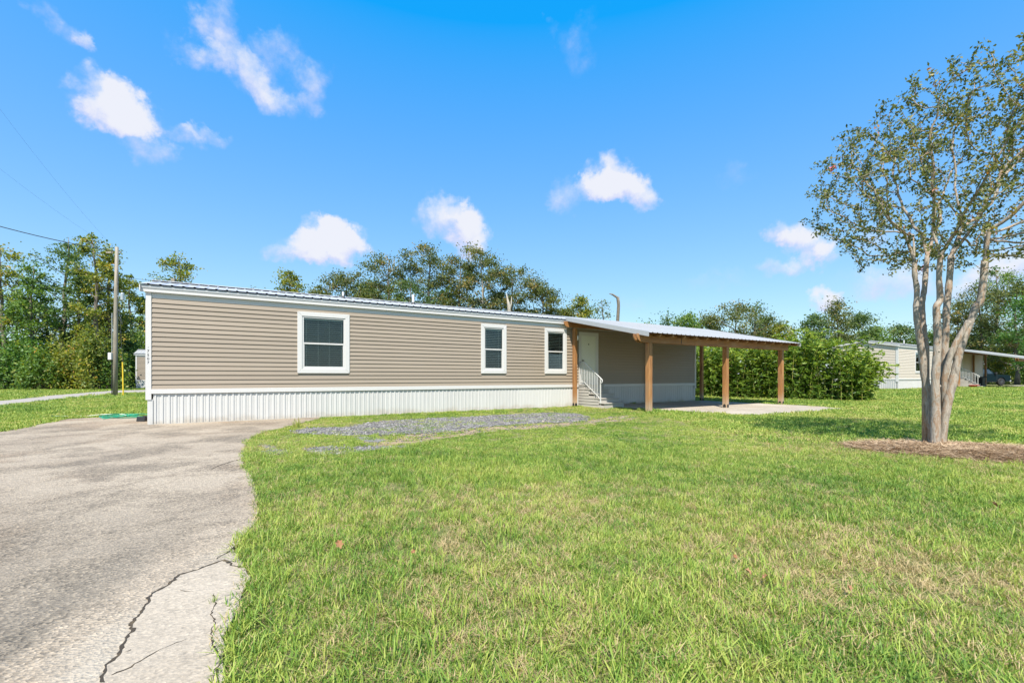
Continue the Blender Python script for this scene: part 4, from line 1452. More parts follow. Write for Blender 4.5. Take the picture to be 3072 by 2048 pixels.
# a dead trunk above the carport roof
sx, sy = at(1850, 60), 60
t = thing('dead_tree', 'bare broken dead trunk standing above the carport roof', 'tree', (sx, sy, 0))
MB().tube([(0, 0, 0), (.1, 0, 8), (.25, 0, 10.6), (.1, 0, 11.6), (-.5, 0, 12.0), (-1.0, 0, 12.15)], [.28, .22, .2, .17, .12, .04], 8).build('trunk', M['bark'], t, smooth=True)
MB().tube([(.2, 0, 10.2), (.35, 0, 10.9), (.3, 0, 11.8)], [.12, .09, .02], 6).build('branch', M['bark'], t, smooth=True)
t = thing('dead_tree', 'pale split dead trunk between the oaks above the roof', 'tree', (at(1530, 55), 55, 0))
MB().tube([(0, 0, 0), (0, 0, 8), (-.15, 0, 9.8), (-.45, 0, 11.3)], [.3, .24, .2, .03], 8).build('trunk', M['palebark'], t, smooth=True)
MB().tube([(-.05, 0, 9), (.15, 0, 10.0), (.2, 0, 10.9)], [.14, .1, .02], 6).build('branch', M['palebark'], t, smooth=True)

# bushes along the foot of the wood
def bush(x, y, rx, h, leaf, label, group, n=2600, size=.24, seed=0):
    r = random.Random(seed)
    t = thing('bush', label, 'bush', (x, y, gz(x, y)), 0, group)
    b = MB()
    C = []
    for i in range(22):
        a = r.uniform(0, 2 * PI); q = r.random() ** .5
        e = Vector((rx * q * math.cos(a), rx * .7 * q * math.sin(a), h * r.uniform(.15, 1) * (1 - .55 * q * q)))
        b.tube([(e.x * .15, e.y * .15, -.05), (e.x * .6, e.y * .6, e.z * .55), e], [.035, .02, .006], 4, False)
        C.append(e[:])
    b.build('stems', M['bark'], t)
    C = np.array(C)
    k = n // len(C)
    P = np.repeat(C, k, axis=0) + rng.normal(size=(len(C) * k, 3)) * np.array([rx * .22, rx * .22, h * .15])
    P[:, 2] = np.abs(P[:, 2])
    tint = np.clip(np.repeat(rng.normal(.5, .16, len(C)), k) + rng.normal(0, .17, len(P)), 0, 1)
    o = link('foliage', quads_mesh('foliage', leaf_quads(P, size, size * .6, flat=.3), tint, LEAF[leaf]), None, t)
    o['kind'] = 'stuff'


BU = [(-60, 975, 70, 'bright', 'bright green bush cut by the left edge of the wood'),
      (22, 955, 60, 'bright', 'tall bright green bush at the left foot of the wood'),
      (75, 985, 55, 'bright', 'bright green bush second from the left edge along the wood'),
      (125, 1055, 45, 'green', 'low green bush below the tall dark tree'),
      (175, 1015, 50, 'yellow', 'yellow-green bush below the tall dark tree'),
      (235, 985, 48, 'yellow', 'yellow-green bush between the tall dark tree and the utility pole'),
      (285, 1000, 45, 'yellow', 'yellow-green bush just left of the utility pole'),
      (330, 1040, 40, 'green', 'green bush at the foot of the utility pole in the wood edge'),
      (385, 1000, 42, 'green', 'green bush right of the yellow guy guard'),
      (430, 960, 50, 'green', 'green bush behind the small far mobile home'),
      (500, 1000, 60, 'green', 'green bush hidden behind the house corner')]
for i, (px, top, hw, leaf, label) in enumerate(BU):
    Y = 40.6 + (i % 3) * .7
    Y += (13 if px > 370 else 0)
    bush(at(px, Y), Y, hw / FPX * Y * 1.15, (1130 - top) / FPX * Y + CAMH, leaf, label, 'bushes along the foot of the wood', n=3000, seed=i)
BU = [(2990, 1068, 52, 60.5, 'yellow', 'sunlit yellow-green bush behind the truck cab'), (3070, 1080, 45, 62, 'green', 'green bush at the right edge behind the truck bonnet'),
      (2900, 1085, 50, 64, 'green', 'green bush behind the neighbouring carport')]
for i, (px, top, hw, Y, leaf, label) in enumerate(BU):
    bush(at(px, Y), Y, hw / FPX * Y, (1130 - top) / FPX * Y + CAMH, leaf, label, 'bushes behind the truck', n=2200, size=.3, seed=40 + i)

# far off wood that closes the horizon
Pn = 20000
xx = rng.uniform(-230, 230, Pn)
yy = 105 + rng.uniform(0, 10, Pn) + np.abs(xx) * -.12
hh = 6.0 + 5.0 * vnoise(xx, xx * 0, 9, 3) + 2.5 * vnoise(xx, xx * 0, 3, 5)
P = np.stack([xx, yy, rng.random(Pn) ** .8 * hh], 1)
V = leaf_quads(P, 1.25, .85, flat=.3)
o = link('distant_woods', quads_mesh('distant_woods', V, np.clip(rng.normal(.4, .22, Pn), 0, 1), LEAF['oak']))
tag(o, 'far off wood closing the horizon behind the houses and trees', 'woods', kind='stuff')


# ------------------------------------------------------------------ bamboo hedge
def bamboo():
    A, B_ = Vector((10.6, 27.2)), Vector((17.5, 22.3))
    mid = (A + B_) / 2
    t = thing('bamboo_hedge', 'tall bright green bamboo hedge beyond the right end of the carport', 'hedge', (mid.x, mid.y, 0))
    r = random.Random(11)
    d = (B_ - A).normalized(); n = Vector((-d.y, d.x))
    stuffC = MB()
    Ps, Ds, Tt = [], [], []
    for i in range(240):
        f = r.random() if i > 18 else .86 + .14 * r.random()
        w = r.uniform(-1.25, 1.25)
        p = A.lerp(B_, f) + n * w - mid
        fr = (.98 + .16 * math.sin(PI * min(1, max(0, (f - .45) / .5)))) * (1 - max(0, (f - .88) / .12) ** 1.5 * .38)
        Hc = (3.15 + r.uniform(-.8, .6)) * fr * (1.0 - .10 * abs(w))
        a = r.uniform(0, 2 * PI)
        out = Vector((math.cos(a), math.sin(a))) * r.uniform(.2, .75)
        if f > .86: out += d * r.uniform(.1, .75)
        if w < -.5: out += -n * .25
        P = []
        for k in range(8):
            s = k / 7
            P.append(Vector((p.x + out.x * s ** 2.4, p.y + out.y * s ** 2.4, Hc * s * (1 - .07 * s * s))))
        big = (i % 5 == 0) and w < .1
        cane = MB() if big else stuffC
        cane.tube(P, [.012 - .0012 * k for k in range(8)], 5, False)
        if big: cane.build('cane', M['cane'], t, smooth=True)
        for k in range(15):
            s = (.05 + .95 * (k + r.random()) / 15)
            q = P[min(int(s * 7), 6)].lerp(P[min(int(s * 7) + 1, 7)], s * 7 - int(s * 7)) if s < 1 else P[7]
            a2 = r.uniform(0, 2 * PI)
            L = r.uniform(.18, .46)
            br = Vector((math.cos(a2), math.sin(a2), r.uniform(-.1, .7))).normalized()
            m = 12
            for j in range(m):
                u = (j + .5) / m
                pp = q + br * L * u + Vector((0, 0, -.14 * u * u))
                dd = br + Vector((r.gauss(0, .6), r.gauss(0, .6), r.gauss(-.35, .4)))
                Ps.append((pp.x + r.gauss(0, .035), pp.y + r.gauss(0, .035), max(pp.z, .06)))
                Ds.append(dd[:])
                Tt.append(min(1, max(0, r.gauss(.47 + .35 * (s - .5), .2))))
    for i in range(11000):
        f = r.random(); w = r.uniform(-1, 1) * 1.5
        z = 2.9 * r.random() ** 1.3
        if abs(w) > 1.55 * (1 - .35 * (z / 3.2) ** 2) * (1 - max(0, (f - .9) / .1) * .5): continue
        if vnoise(f * 9 + 3, z, .55, 31) + .5 * vnoise(f * 9, z, .25, 33) > .92: continue
        p = A.lerp(B_, f) + n * w - mid
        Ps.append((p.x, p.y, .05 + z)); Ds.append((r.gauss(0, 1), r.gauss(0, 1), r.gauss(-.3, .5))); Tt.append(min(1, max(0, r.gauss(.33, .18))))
    o = stuffC.build('cane', M['cane'], t)
    o['kind'] = 'stuff'
    Ps = np.array(Ps); Ds = np.array(Ds)
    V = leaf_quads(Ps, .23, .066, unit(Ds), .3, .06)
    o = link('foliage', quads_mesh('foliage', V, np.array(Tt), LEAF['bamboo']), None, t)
    o['kind'] = 'stuff'
    # bed of fallen leaves under the hedge
    pts = []
    for k in range(26):
        a = 2 * PI * k / 26
        q = mid + d * math.cos(a) * 4.7 + n * math.sin(a) * 1.75
        pts.append((q.x, q.y))
    poly_slab('leaf_litter', wobble(pts, .12, .3, True, 4), .012, M['mulch'], 0)


bamboo()


# ------------------------------------------------------------------ crape myrtle
def crape():
    BX, BY = 6.93, 7.35
    t = thing('crape_myrtle_tree', 'crape myrtle with five smooth mottled trunks and thin olive leaves, in the straw bed', 'tree', (BX, BY, 0))
    r = random.Random(5)

    def W3(px, py, Y):
        return Vector(((px - 1536) / FPX * Y - BX, Y - BY, (1130 - py) / FPX * Y + CAMH))
    z6 = lambda x, y: (2350 + x / 2.903, 880 + y / 2.903)
    z7 = lambda x, y: (2350 + x / 2.01, 120 + y / 2.01)
    # trunks: zoom coordinates, distance at foot and top, radii
    TR = [
        ([z6(1275, 1350), z6(1262, 1150), z6(1256, 1000), z6(1245, 850), z6(1228, 700), z6(1212, 560), z6(1192, 430), z6(1172, 300), z6(1155, 150), z7(805, 1568 - 60), z7(792, 1420), z7(790, 1330)], 7.42, 7.55, [.085, .075, .072, .072, .070, .066, .060, .050, .045, .042, .042, .04]),
        ([z6(1240, 480), z6(1225, 360), z6(1212, 220), z6(1208, 80), z7(850, 1500), z7(858, 1400), z7(868, 1300)], 7.5, 7.75, [.055, .05, .048, .046, .044, .042, .04]),
        ([z6(1318, 1362), z6(1322, 1150), z6(1326, 1000), z6(1322, 850), z6(1326, 700), z6(1336, 550), z6(1342, 400), z6(1338, 250), z6(1332, 120), z7(945, 1560), z7(938, 1430), z7(948, 1300)], 7.28, 7.3, [.105, .092, .088, .080, .072, .066, .060, .056, .052, .048, .045, .042]),
        ([z6(1362, 1362), z6(1375, 1150), z6(1386, 1000), z6(1392, 850), z6(1398, 700), z6(1402, 560), z6(1408, 430), z6(1416, 300), z6(1418, 150), z7(990, 1560), z7(1003, 1420), z7(1012, 1300)], 7.40, 7.55, [.10, .088, .080, .074, .068, .062, .058, .056, .055, .052, .050, .048]),
        ([z6(1408, 1358), z6(1425, 1200), z6(1440, 1050), z6(1458, 900), z6(1482, 760), z6(1512, 600), z6(1545, 470), z6(1585, 350), z6(1635, 230), z6(1680, 110), z7(1185, 1580), z7(1205, 1450), z7(1215, 1330)], 7.34, 7.2, [.095, .085, .080, .078, .074, .068, .062, .060, .058, .056, .054, .052, .05]),
        ([z6(1398, 760), z6(1425, 640), z6(1462, 520), z6(1510, 420), z6(1560, 335), z6(1612, 240)], 7.36, 7.22, [.055, .055, .052, .050, .048, .045]),
    ]
    rk = lambda z: .64 + .26 * min(1, max(0, z / 2.3))
    tips = []
    for (pp, Ya, Yb, rad) in TR:
        n = len(pp)
        sq = lambda p: (2808 + (p[0] - 2808) * (1 - .45 * min(1, max(0, (p[1] - 1130) / 200))), p[1])
        P = [W3(*sq(p), Ya + (Yb - Ya) * i / (n - 1)) for i, p in enumerate(pp)]
        # smooth and densify
        Q, q_r = [], []
        for i in range(n - 1):
            a, b_, c_, d_ = P[max(i - 1, 0)], P[i], P[i + 1], P[min(i + 2, n - 1)]
            for k in range(4):
                s = k / 4
                Q.append(.5 * ((2 * b_) + (c_ - a) * s + (2 * a - 5 * b_ + 4 * c_ - d_) * s * s + (3 * b_ - a - 3 * c_ + d_) * s ** 3))
                q_r.append(rk(Q[-1].z) * (rad[i] * (1 - s) + rad[i + 1] * s) * (1 + r.gauss(0, .04)))
        Q.append(P[-1]); q_r.append(rk(P[-1].z) * rad[-1])
        Q[0].z = min(Q[0].z, 0.0)
        if Q[0].z <= .02:
            q_r[0] *= 1.15; q_r[1] *= 1.05
        b = MB().tube(Q, q_r, 12)
        # cut-branch knobs
        for k in range(3):
            i = r.randrange(4, len(Q) - 2)
            dv = Vector((r.gauss(0, 1), -abs(r.gauss(0, 1)), .4)).normalized()
            b.tube([Q[i], Q[i] + dv * q_r[i] * 1.18], [q_r[i] * .5, q_r[i] * .28], 7)
        b.build('trunk', M['crapebark'], t, smooth=True)
        if len(pp) != 6: tips.append((Q[-1], (Q[-1] - Q[-4]).normalized(), q_r[-1]))
    # space colonisation towards the crown volume
    cen = np.array([7.75 - BX, 7.55 - BY, 4.48]); ax = np.array([2.65, 2.1, 1.78])
    A = []
    while len(A) < 1500:
        p = rng.uniform(-1, 1, 3)
        q = np.linalg.norm(p)
        if q < 1 and rng.random() < .25 + .75 * q:
            w = cen + p * ax
            w[2] += .13 * (w[0] - .0)                # the crown climbs towards the right
            # left flank thins out below
            if w[2] > 2.55 + .05 * abs(w[0]) and not (w[2] < 3.0 and np.hypot(w[0] - .5, w[1]) < .8):
                A.append(w)
    A = np.array(A)
    nodes = [np.array(p[0][:]) for p in tips]
    par = [-1] * len(nodes)
    root_r = {i: tips[i][2] for i in range(len(tips))}
    for i, (p, d, rr) in enumerate(tips):            # a first push, two leaders per trunk
        for sgn in (-1, 1):
            last = i
            dv = np.array((d + Vector((r.gauss(0, .3), r.gauss(0, .35), .1)) * .9).normalized()[:])
            for k in range(3):
                nodes.append(nodes[last] + dv * .16); par.append(last); last = len(nodes) - 1
    alive = np.ones(len(A), bool)
    STEP, KILL = .15, .20
    for it in range(70):
        Nn = np.array(nodes)
        act = A[alive]
        if len(act) == 0: break
        D = np.linalg.norm(act[:, None] - Nn[None], axis=2)
        j = D.argmin(1)
        dm = D.min(1)
        use = dm < 2.2
        new = []
        for k in np.unique(j[use]):
            dirs = act[use & (j == k)] - Nn[k]
            v = unit(dirs).sum(0)
            v[2] += .45
            v = v / (np.linalg.norm(v) + 1e-9) + rng.normal(0, .12, 3)
            v = v / np.linalg.norm(v)
            q = Nn[k] + v * STEP
            if np.min(np.linalg.norm(Nn - q, axis=1)) > STEP * .45:
                new.append((q, int(k)))
        if not new: break
        for q, k in new:
            nodes.append(q); par.append(k)
        Nn = np.array(nodes)
        D = np.linalg.norm(A[:, None] - Nn[None, -len(new):], axis=2).min(1)
        alive &= D > KILL
    n = len(nodes)
    kids = [[] for _ in range(n)]
    for i in range(n):
        if par[i] >= 0: kids[par[i]].append(i)
    rad = [0.0] * n
    for i in range(n - 1, -1, -1):
        rad[i] = .0046 if not kids[i] else (sum(rad[k] ** 2.2 for k in kids[i])) ** (1 / 2.2)
    for i, rr in root_r.items():
        pass
    big = MB()
    done = set()
    for i in range(n):                                # chains
        if par[i] >= 0 and (par[i] < len(tips) or len(kids[par[i]]) != 1):
            ch = [par[i], i]
            while len(kids[ch[-1]]) == 1: ch.append(kids[ch[-1]][0])
            base_r = min(rad[ch[1]] * 1.1, .046)
            big.tube([nodes[k] for k in ch], [base_r] + [min(rad[k] * 1.05, .046) for k in ch[1:]], 6 if base_r > .01 else 4, False)
    big.build('branches', M['crapebark'], t, smooth=True)
    # leaves along the thin twigs
    C, Dd, Tt, F = [], [], [], []
    for i in range(n):
        if rad[i] < .0130 and par[i] >= 0:
            a, b_ = nodes[par[i]], nodes[i]
            tip = not kids[i]
            base_t = rng.normal(.45, .16)
            dv = (b_ - a) / STEP
            for k in range(28 if tip else 12):
                q = a + (b_ - a) * rng.random() + rng.normal(0, .034, 3) + (dv * rng.random() * .22 if tip else 0)
                C.append(q); Dd.append(dv * .6 + rng.normal(0, .7, 3) + np.array([0, 0, -.25])); Tt.append(base_t + rng.normal(0, .16))
            if tip and rng.random() < .012: F.append(b_)
    C = np.array(C); Dd = np.array(Dd)
    V = leaf_quads(C, .060, .032, unit(Dd), .3, .12)
    o = link('crown', quads_mesh('crown', V, np.clip(np.array(Tt), 0, 1), LEAF['crape']), None, t)
    o['kind'] = 'stuff'
    P = np.concatenate([f + rng.normal(0, .03, (16, 3)) for f in F]) if F else np.zeros((1, 3))
    o = link('blossom', quads_mesh('blossom', leaf_quads(P, .03, .03), rng.random(len(P)), LEAF['pink']), None, t)
    o['kind'] = 'stuff'
    print('crape nodes', n, 'leaves', len(C), 'left', int(alive.sum()))


crape()

# ------------------------------------------------------------------ scattering with geometry nodes
def scatter(name, P, rot, scl, idx, clumps, label=None, cat=None):
    me = bpy.data.meshes.new(name)
    me.vertices.add(len(P))
    me.vertices.foreach_set('co', P.reshape(-1).astype(np.float32))
    a = me.attributes.new('rot', 'FLOAT_VECTOR', 'POINT'); a.data.foreach_set('vector', rot.reshape(-1).astype(np.float32))
    a = me.attributes.new('scl', 'FLOAT', 'POINT'); a.data.foreach_set('value', scl.astype(np.float32))
    a = me.attributes.new('idx', 'INT', 'POINT'); a.data.foreach_set('value', idx.astype(np.int32))
    o = link(name, me)
    tag(o, label, cat, kind='stuff')
    c = bpy.data.collections.new(name + '_clumps')
    for i, m in enumerate(clumps):
        q = bpy.data.objects.new('%s_clump_%02d' % (name, i), m)
        c.objects.link(q)
    g = bpy.data.node_groups.new(name, 'GeometryNodeTree')
    g.interface.new_socket('Geometry', in_out='INPUT', socket_type='NodeSocketGeometry')
    g.interface.new_socket('Geometry', in_out='OUTPUT', socket_type='NodeSocketGeometry')
    nn, lk = g.nodes, g.links
    gi, go = nn.new('NodeGroupInput'), nn.new('NodeGroupOutput')
    ci = nn.new('GeometryNodeCollectionInfo')
    ci.inputs['Collection'].default_value = c
    ci.inputs['Separate Children'].default_value = True
    ci.inputs['Reset Children'].default_value = True
    ip = nn.new('GeometryNodeInstanceOnPoints')
    ip.inputs['Pick Instance'].default_value = True

    def attr(nm, ty):
        q = nn.new('GeometryNodeInputNamedAttribute')
        q.data_type = ty
        q.inputs['Name'].default_value = nm
        return [s for s in q.outputs if s.enabled and s.name == 'Attribute'][0]
    lk.new(gi.outputs[0], ip.inputs['Points'])
    lk.new(ci.outputs[0], ip.inputs['Instance'])
    lk.new(attr('idx', 'INT'), ip.inputs['Instance Index'])
    lk.new(attr('rot', 'FLOAT_VECTOR'), ip.inputs['Rotation'])
    lk.new(attr('scl', 'FLOAT'), ip.inputs['Scale'])
    lk.new(ip.outputs[0], go.inputs[0])
    mo = o.modifiers.new('scatter', 'NODES')
    mo.node_group = g
    return o


def blade_clump(name, n, rad, h0, h1, w, lean, mat, curl=.5):
    V, F, T_ = [], [], []
    for i in range(n):
        a = random.uniform(0, 2 * PI); q = rad * math.sqrt(random.random())
        bx, by = q * math.cos(a), q * math.sin(a)
        d = random.uniform(0, 2 * PI)
        h = random.uniform(h0, h1)
        ln = random.uniform(.15, 1) * lean
        ww = w * random.uniform(.7, 1.3)
        tw = d + PI / 2 + random.uniform(-.5, .5)
        wx, wy = math.cos(tw) * ww / 2, math.sin(tw) * ww / 2
        s = len(V)
        cu = random.uniform(.2, 1) * curl
        for k, f in enumerate((0, .4, .75)):
            off = h * ln * f ** 1.6
            z = h * f * (1 - cu * .45 * f * f) * math.sqrt(max(.08, 1 - min(.9, ln * .55)))
            k2 = (1 - .15 * f)
            V.append((bx + math.cos(d) * off - wx * k2, by + math.sin(d) * off - wy * k2, z - .004))
            V.append((bx + math.cos(d) * off + wx * k2, by + math.sin(d) * off + wy * k2, z - .004))
        off = h * ln * 1.05
        V.append((bx + math.cos(d) * off, by + math.sin(d) * off, h * (1 - cu * .5) * math.sqrt(max(.08, 1 - min(.9, ln * .55)))))
        F += [(s, s + 1, s + 3, s + 2), (s + 2, s + 3, s + 5, s + 4), (s + 4, s + 5, s + 6)]
        T_ += [random.random()] * 3
    me = bpy.data.meshes.new(name)
    me.from_pydata(V, [], F)
    at_ = me.attributes.new('tint', 'FLOAT', 'FACE')
    at_.data.foreach_set('value', T_)
    me.materials.append(mat)
    return me


clumps = []
for i in range(6): clumps.append(blade_clump('grass_clump', 24, .065, .022, .062, .0038, 1.15, M['grass']))
for i in range(3): clumps.append(blade_clump('grass_clump', 12, .05, .06, .125, .0046, 1.1, M['grass']))
for i in range(4): clumps.append(blade_clump('grass_clump', 26, .075, .025, .07, .0032, 1.8, M['thatch'], .8))
for i in range(2): clumps.append(blade_clump('grass_clump', 26, .07, .16, .34, .007, .5, M['grass']))
for i in range(3): clumps.append(blade_clump('grass_clump', 60, .16, .03, .07, .010, .9, M['grass']))

HOUSE_FP = [H2W(.03, 0.0), H2W(HL, 0.0), H2W(HL, HD), H2W(.03, HD)]
STEPS_FP = [H2W(13.6, 0), H2W(14.7, 0), H2W(14.7, -1.5), H2W(13.6, -1.5)]
MUL_C, MUL_A, MUL_B, MUL_R = (7.12, 6.95), 1.62, .80, R(-28)


def in_mulch(x, y, k=1.0):
    dx, dy = x - MUL_C[0], y - MUL_C[1]
    c, s = math.cos(MUL_R), math.sin(MUL_R)
    u, v = dx * c + dy * s, -dx * s + dy * c
    w = 1 + .10 * (vnoise(x, y, .35, 9) - .5)
    return (u / MUL_A) ** 2 + (v / MUL_B) ** 2 < (k * w) ** 2


GRAV = [GR1, GR2, GR3, GR4]
dr_x = [p[0] for p in DRIVE]


def grow(y0, y1, dens, sc, far=False):
    wmax = 1.5 * y1 + 2.5
    n = int((y1 - y0) * 2 * wmax * dens)
    y = rng.uniform(y0, y1, n); x = rng.uniform(-wmax, wmax, n)
    k = np.abs(x) < 1.5 * y + 2.5
    x, y = x[k], y[k]
    ok = ~inpoly(x, y, DRIVE) & ~inpoly(x, y, HOUSE_FP) & ~in_mulch(x, y, .98) & ~inpoly(x, y, SLAB) & ~inpoly(x, y, ROAD) & ~inpoly(x, y, STEPS_FP)
    g = np.zeros(len(x), bool)
    for q in GRAV: g |= inpoly(x, y, q)
    dirt = inpoly(x, y, DIRT)
    nz = vnoise(x, y, .5, 2)
    keep = np.where(g, (nz > .52) & (rng.random(len(x)) < .5), True)
    keep &= np.where(dirt & ~g, rng.random(len(x)) < .30 + .5 * (nz > .45), True)
    # thin spots in the turf
    thin = vnoise(x, y, .9, 4) * .6 + vnoise(x, y, .3, 6) * .4
    keep &= rng.random(len(x)) < np.clip(1.3 - 1.1 * np.clip(thin - .45, 0, 1) * 2, .5, 1)
    ok &= keep
    x, y, dirt, thin = x[ok], y[ok], dirt[ok], thin[ok]
    # how dry: a worn area right of the view, streaks elsewhere, the verge of the gravel
    dry = .10 + .60 * np.exp(-(((x - 2.3) / 1.35) ** 2 + ((y - 2.9) / .9) ** 2)) * (.4 + .9 * vnoise(x, y, .45, 12)) + .5 * np.clip(vnoise(x, y, 1.6, 7) - .5, 0, 1) * 2
    dry = np.where(dirt, .45, dry)
    u = rng.random(len(x))
    lush = np.clip((vnoise(x, y, 1.4, 15) - .35) * 1.6, 0, 1) * np.clip(1.35 - .30 * np.abs(x + .2), .15, 1)
    idx = np.where(u < dry, rng.integers(9, 13, len(x)), np.where(rng.random(len(x)) < .07 + lush * .5, rng.integers(6, 9, len(x)), rng.integers(0, 6, len(x))))
    if far: idx = np.where(u < dry, rng.integers(9, 13, len(x)), rng.integers(15, 18, len(x)))
    z = np.array([gz(a, b) for a, b in zip(x, y)]) if y1 > 18 else np.zeros(len(x))
    s = sc * rng.uniform(.75, 1.25, len(x))
    s = np.where((x > -7) & (x < 4.5) & (y > 8.0) & (y < 18), s * .55, s)
    return x, y, z, s, idx


parts = [grow(1.5, 4.2, 820, .92), grow(4.2, 8, 520, .95), grow(8, 14, 70, 1.1, True), grow(8, 14, 120, 1.0), grow(14, 24, 42, 1.45, True), grow(24, 44, 13, 2.1, True)]
# tall unmown tufts: along the driveway edge, one by the skirting, one in the crack
tx, ty = [], []
for p, q in zip(right_edge[:-1], right_edge[1:]):
    L = math.hypot(q[0] - p[0], q[1] - p[1])
    for k in range(int(L / .05)):
        f = random.random()
        tx.append(p[0] + (q[0] - p[0]) * f + random.uniform(.0, .12)); ty.append(p[1] + (q[1] - p[1]) * f + random.uniform(-.03, .05))
tuft = np.array([tx, ty])
parts.append((tuft[0], tuft[1], np.zeros(len(tx)), rng.uniform(.7, 1.2, len(tx)), rng.integers(0, 13, len(tx))))
sp_ = [gpt(890, 1282), gpt(884, 1284), gpt(896, 1283), gpt(1060, 1262), gpt(640, 1812), gpt(1275, 1260), gpt(742, 1350), gpt(1500, 1300), gpt(1040, 1330)]
parts.append((np.array([p[0] for p in sp_]), np.array([p[1] for p in sp_]), np.zeros(len(sp_)), np.array([1.0, .8, .8, .7, .25, .6, .5, .6, .6]), rng.integers(13, 15, len(sp_))))
gx_, gy_, gz_, gs_, gi_ = [np.concatenate([p[i] for p in parts]) for i in range(5)]
N = len(gx_)
rot = np.stack([rng.normal(0, .10, N), rng.normal(0, .10, N), rng.uniform(0, 2 * PI, N)], 1)
scatter('grass', np.stack([gx_, gy_, gz_], 1), rot, gs_, gi_, clumps, 'patchy green and straw coloured lawn grass around the house', 'grass')
print('grass instances', N)


# gravel stones
def stone_mesh(seed):
    r = random.Random(seed)
    bm = bmesh.new()
    bmesh.ops.create_icosphere(bm, subdivisions=1, radius=1)
    for v in bm.verts:
        v.co *= r.uniform(.7, 1.2)
        v.co.z *= .65
        v.co.x *= 1.2
    me = bpy.data.meshes.new('stone'); bm.to_mesh(me); bm.free()
    me.materials.append(M['stone'])
    return me


sx_, sy_ = [], []
for q, dn in ((GR1, 900), (GR2, 800), (GR3, 800), (GR4, 450), (DIRT, 90)):
    xs = [p[0] for p in q]; ys = [p[1] for p in q]
    n = int((max(xs) - min(xs)) * (max(ys) - min(ys)) * dn)
    x = rng.uniform(min(xs) - .2, max(xs) + .2, n); y = rng.uniform(min(ys) - .2, max(ys) + .2, n)
    k = inpoly(x + rng.normal(0, .08, n), y + rng.normal(0, .08, n), q) & (rng.random(n) < .35 + .9 * vnoise(x, y, .6, 21))
    sx_.append(x[k]); sy_.append(y[k])
x = np.concatenate(sx_); y = np.concatenate(sy_)
k = ~inpoly(x, y, DRIVE) & ~inpoly(x, y, HOUSE_FP)
x, y = x[k], y[k]
n = len(x)
scatter('gravel', np.stack([x, y, np.full(n, .012)], 1), rng.uniform(0, 2 * PI, (n, 3)) * np.array([.1, .1, 1]), rng.gamma(4, .0028, n) + .004, rng.integers(0, 4, n), [stone_mesh(i) for i in range(4)], 'loose blue-grey gravel in patches in front of the house', 'gravel')
print('stones', n)

# straw bed round the tree
def mound():
    b = MB()
    c, s = math.cos(MUL_R), math.sin(MUL_R)
    K, J = 40, 8
    for j in range(J + 1):
        for k in range(K):
            a = 2 * PI * k / K
            q = j / J
            w = 1 + .07 * math.sin(3 * a + 1) + .05 * math.sin(7 * a)
            u, v = MUL_A * q * w * math.cos(a), MUL_B * q * w * math.sin(a)
            h = .085 * (1 - q ** 2.5) + .012 * math.sin(9 * u) * math.sin(11 * v) * (1 - q) - .004
            b.v.append((MUL_C[0] + u * c - v * s, MUL_C[1] + u * s + v * c, h))
    for j in range(J):
        for k in range(K):
            b.f.append((j * K + k, j * K + (k + 1) % K, (j + 1) * K + (k + 1) % K, (j + 1) * K + k))
    tag(b.build('mulch_bed', M['mulch'], None, smooth=True), 'oval bed of brown pine straw round the crape myrtle foot', 'mulch bed', kind='structure')


mound()


def straw_clump(seed):
    r = random.Random(seed)
    V, T_ = [], []
    for i in range(14):
        p = Vector((r.gauss(0, .06), r.gauss(0, .06), r.uniform(.0, .022)))
        a = r.uniform(0, 2 * PI)
        d = Vector((math.cos(a), math.sin(a), r.gauss(0, .12))) * r.uniform(.05, .11)
        w = Vector((-math.sin(a), math.cos(a), r.gauss(0, .4))).normalized() * .0022
        V.append([p - d - w, p - d + w, p + d + w * .4, p + d - w * .4]); T_.append(r.random())
    return quads_mesh('straw_clump', np.array([[q[:] for q in v] for v in V]), np.array(T_), M['straw'])


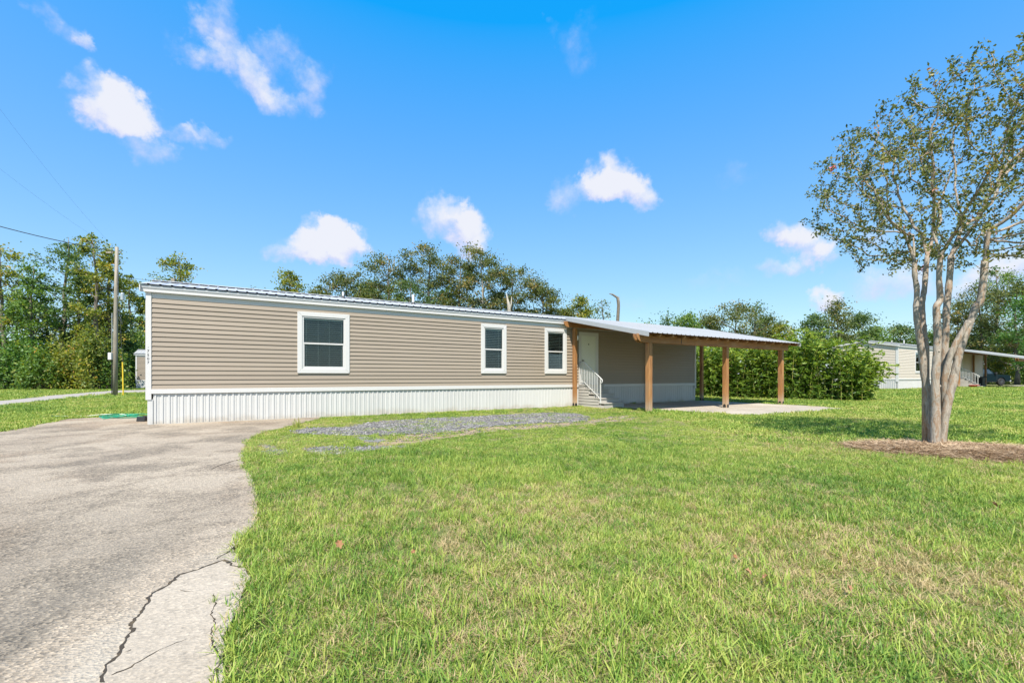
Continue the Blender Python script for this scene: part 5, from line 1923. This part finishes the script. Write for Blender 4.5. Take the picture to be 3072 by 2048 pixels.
n = 5200
a = rng.uniform(0, 2 * PI, n); q = np.sqrt(rng.random(n)) * 1.02
u, v = MUL_A * q * np.cos(a), MUL_B * q * np.sin(a)
c, s = math.cos(MUL_R), math.sin(MUL_R)
scatter('pine_straw', np.stack([MUL_C[0] + u * c - v * s, MUL_C[1] + u * s + v * c, .085 * (1 - np.minimum(q, 1) ** 2.5)], 1), np.stack([rng.normal(0, .15, n), rng.normal(0, .15, n), rng.uniform(0, 2 * PI, n)], 1),
        rng.uniform(.8, 1.3, n), rng.integers(0, 5, n), [straw_clump(i) for i in range(5)], 'loose pine straw strands covering the bed under the crape myrtle', 'pine straw')

# fallen leaves on the lawn
LV = [(1018, 1660, .055, 'curled orange dead leaf on the grass nearest the driveway'), (1240, 1684, .030, 'small tan dead leaf right of the orange one on the grass'),
      (2985, 1536, .060, 'flat orange dead leaf on the lawn below the straw bed'), (2243, 1746, .035, 'tan dead leaf at the left of the dry grass patch'),
      (2297, 1762, .032, 'tan dead leaf beside another at the left of the dry patch'), (2545, 1797, .030, 'reddish dead leaf in the middle of the dry patch'),
      (2204, 1700, .030, 'pale dead leaf left of the dry grass patch'), (1620, 1250 + 340, .022, 'small brown dead leaf in the middle of the lawn')]
for i, (px, py, sz, label) in enumerate(LV):
    sz *= .6
    x, y = gpt(px, py)
    r = random.Random(i)
    b = MB()
    o5 = [(0, -1), (.35, -.6), (.75, -.5), (.5, 0), (.85, .5), (.3, .55), (0, 1.1), (-.35, .5), (-.8, .45), (-.5, 0), (-.7, -.5), (-.3, -.6)]
    b.v = [(px_ * sz, py_ * sz, abs(px_) * sz * .6 + .01 * r.random()) for px_, py_ in o5] + [(0, -.4 * sz, 0), (0, .3 * sz, 0)]
    n5 = len(o5)
    b.f = [(k, (k + 1) % n5, n5 + (1 if 3 <= k <= 8 else 0)) for k in range(n5)] + [(3, n5 + 1, n5), (9, n5, n5 + 1)]
    o = b.build('fallen_leaf', M['leafbrown'])
    o.location = (x, y, .062)
    o.rotation_euler = (R(r.uniform(-60, -20)), R(r.uniform(-25, 25)), r.uniform(0, 6))
    tag(o, label, 'leaf', 'dead leaves fallen on the lawn')
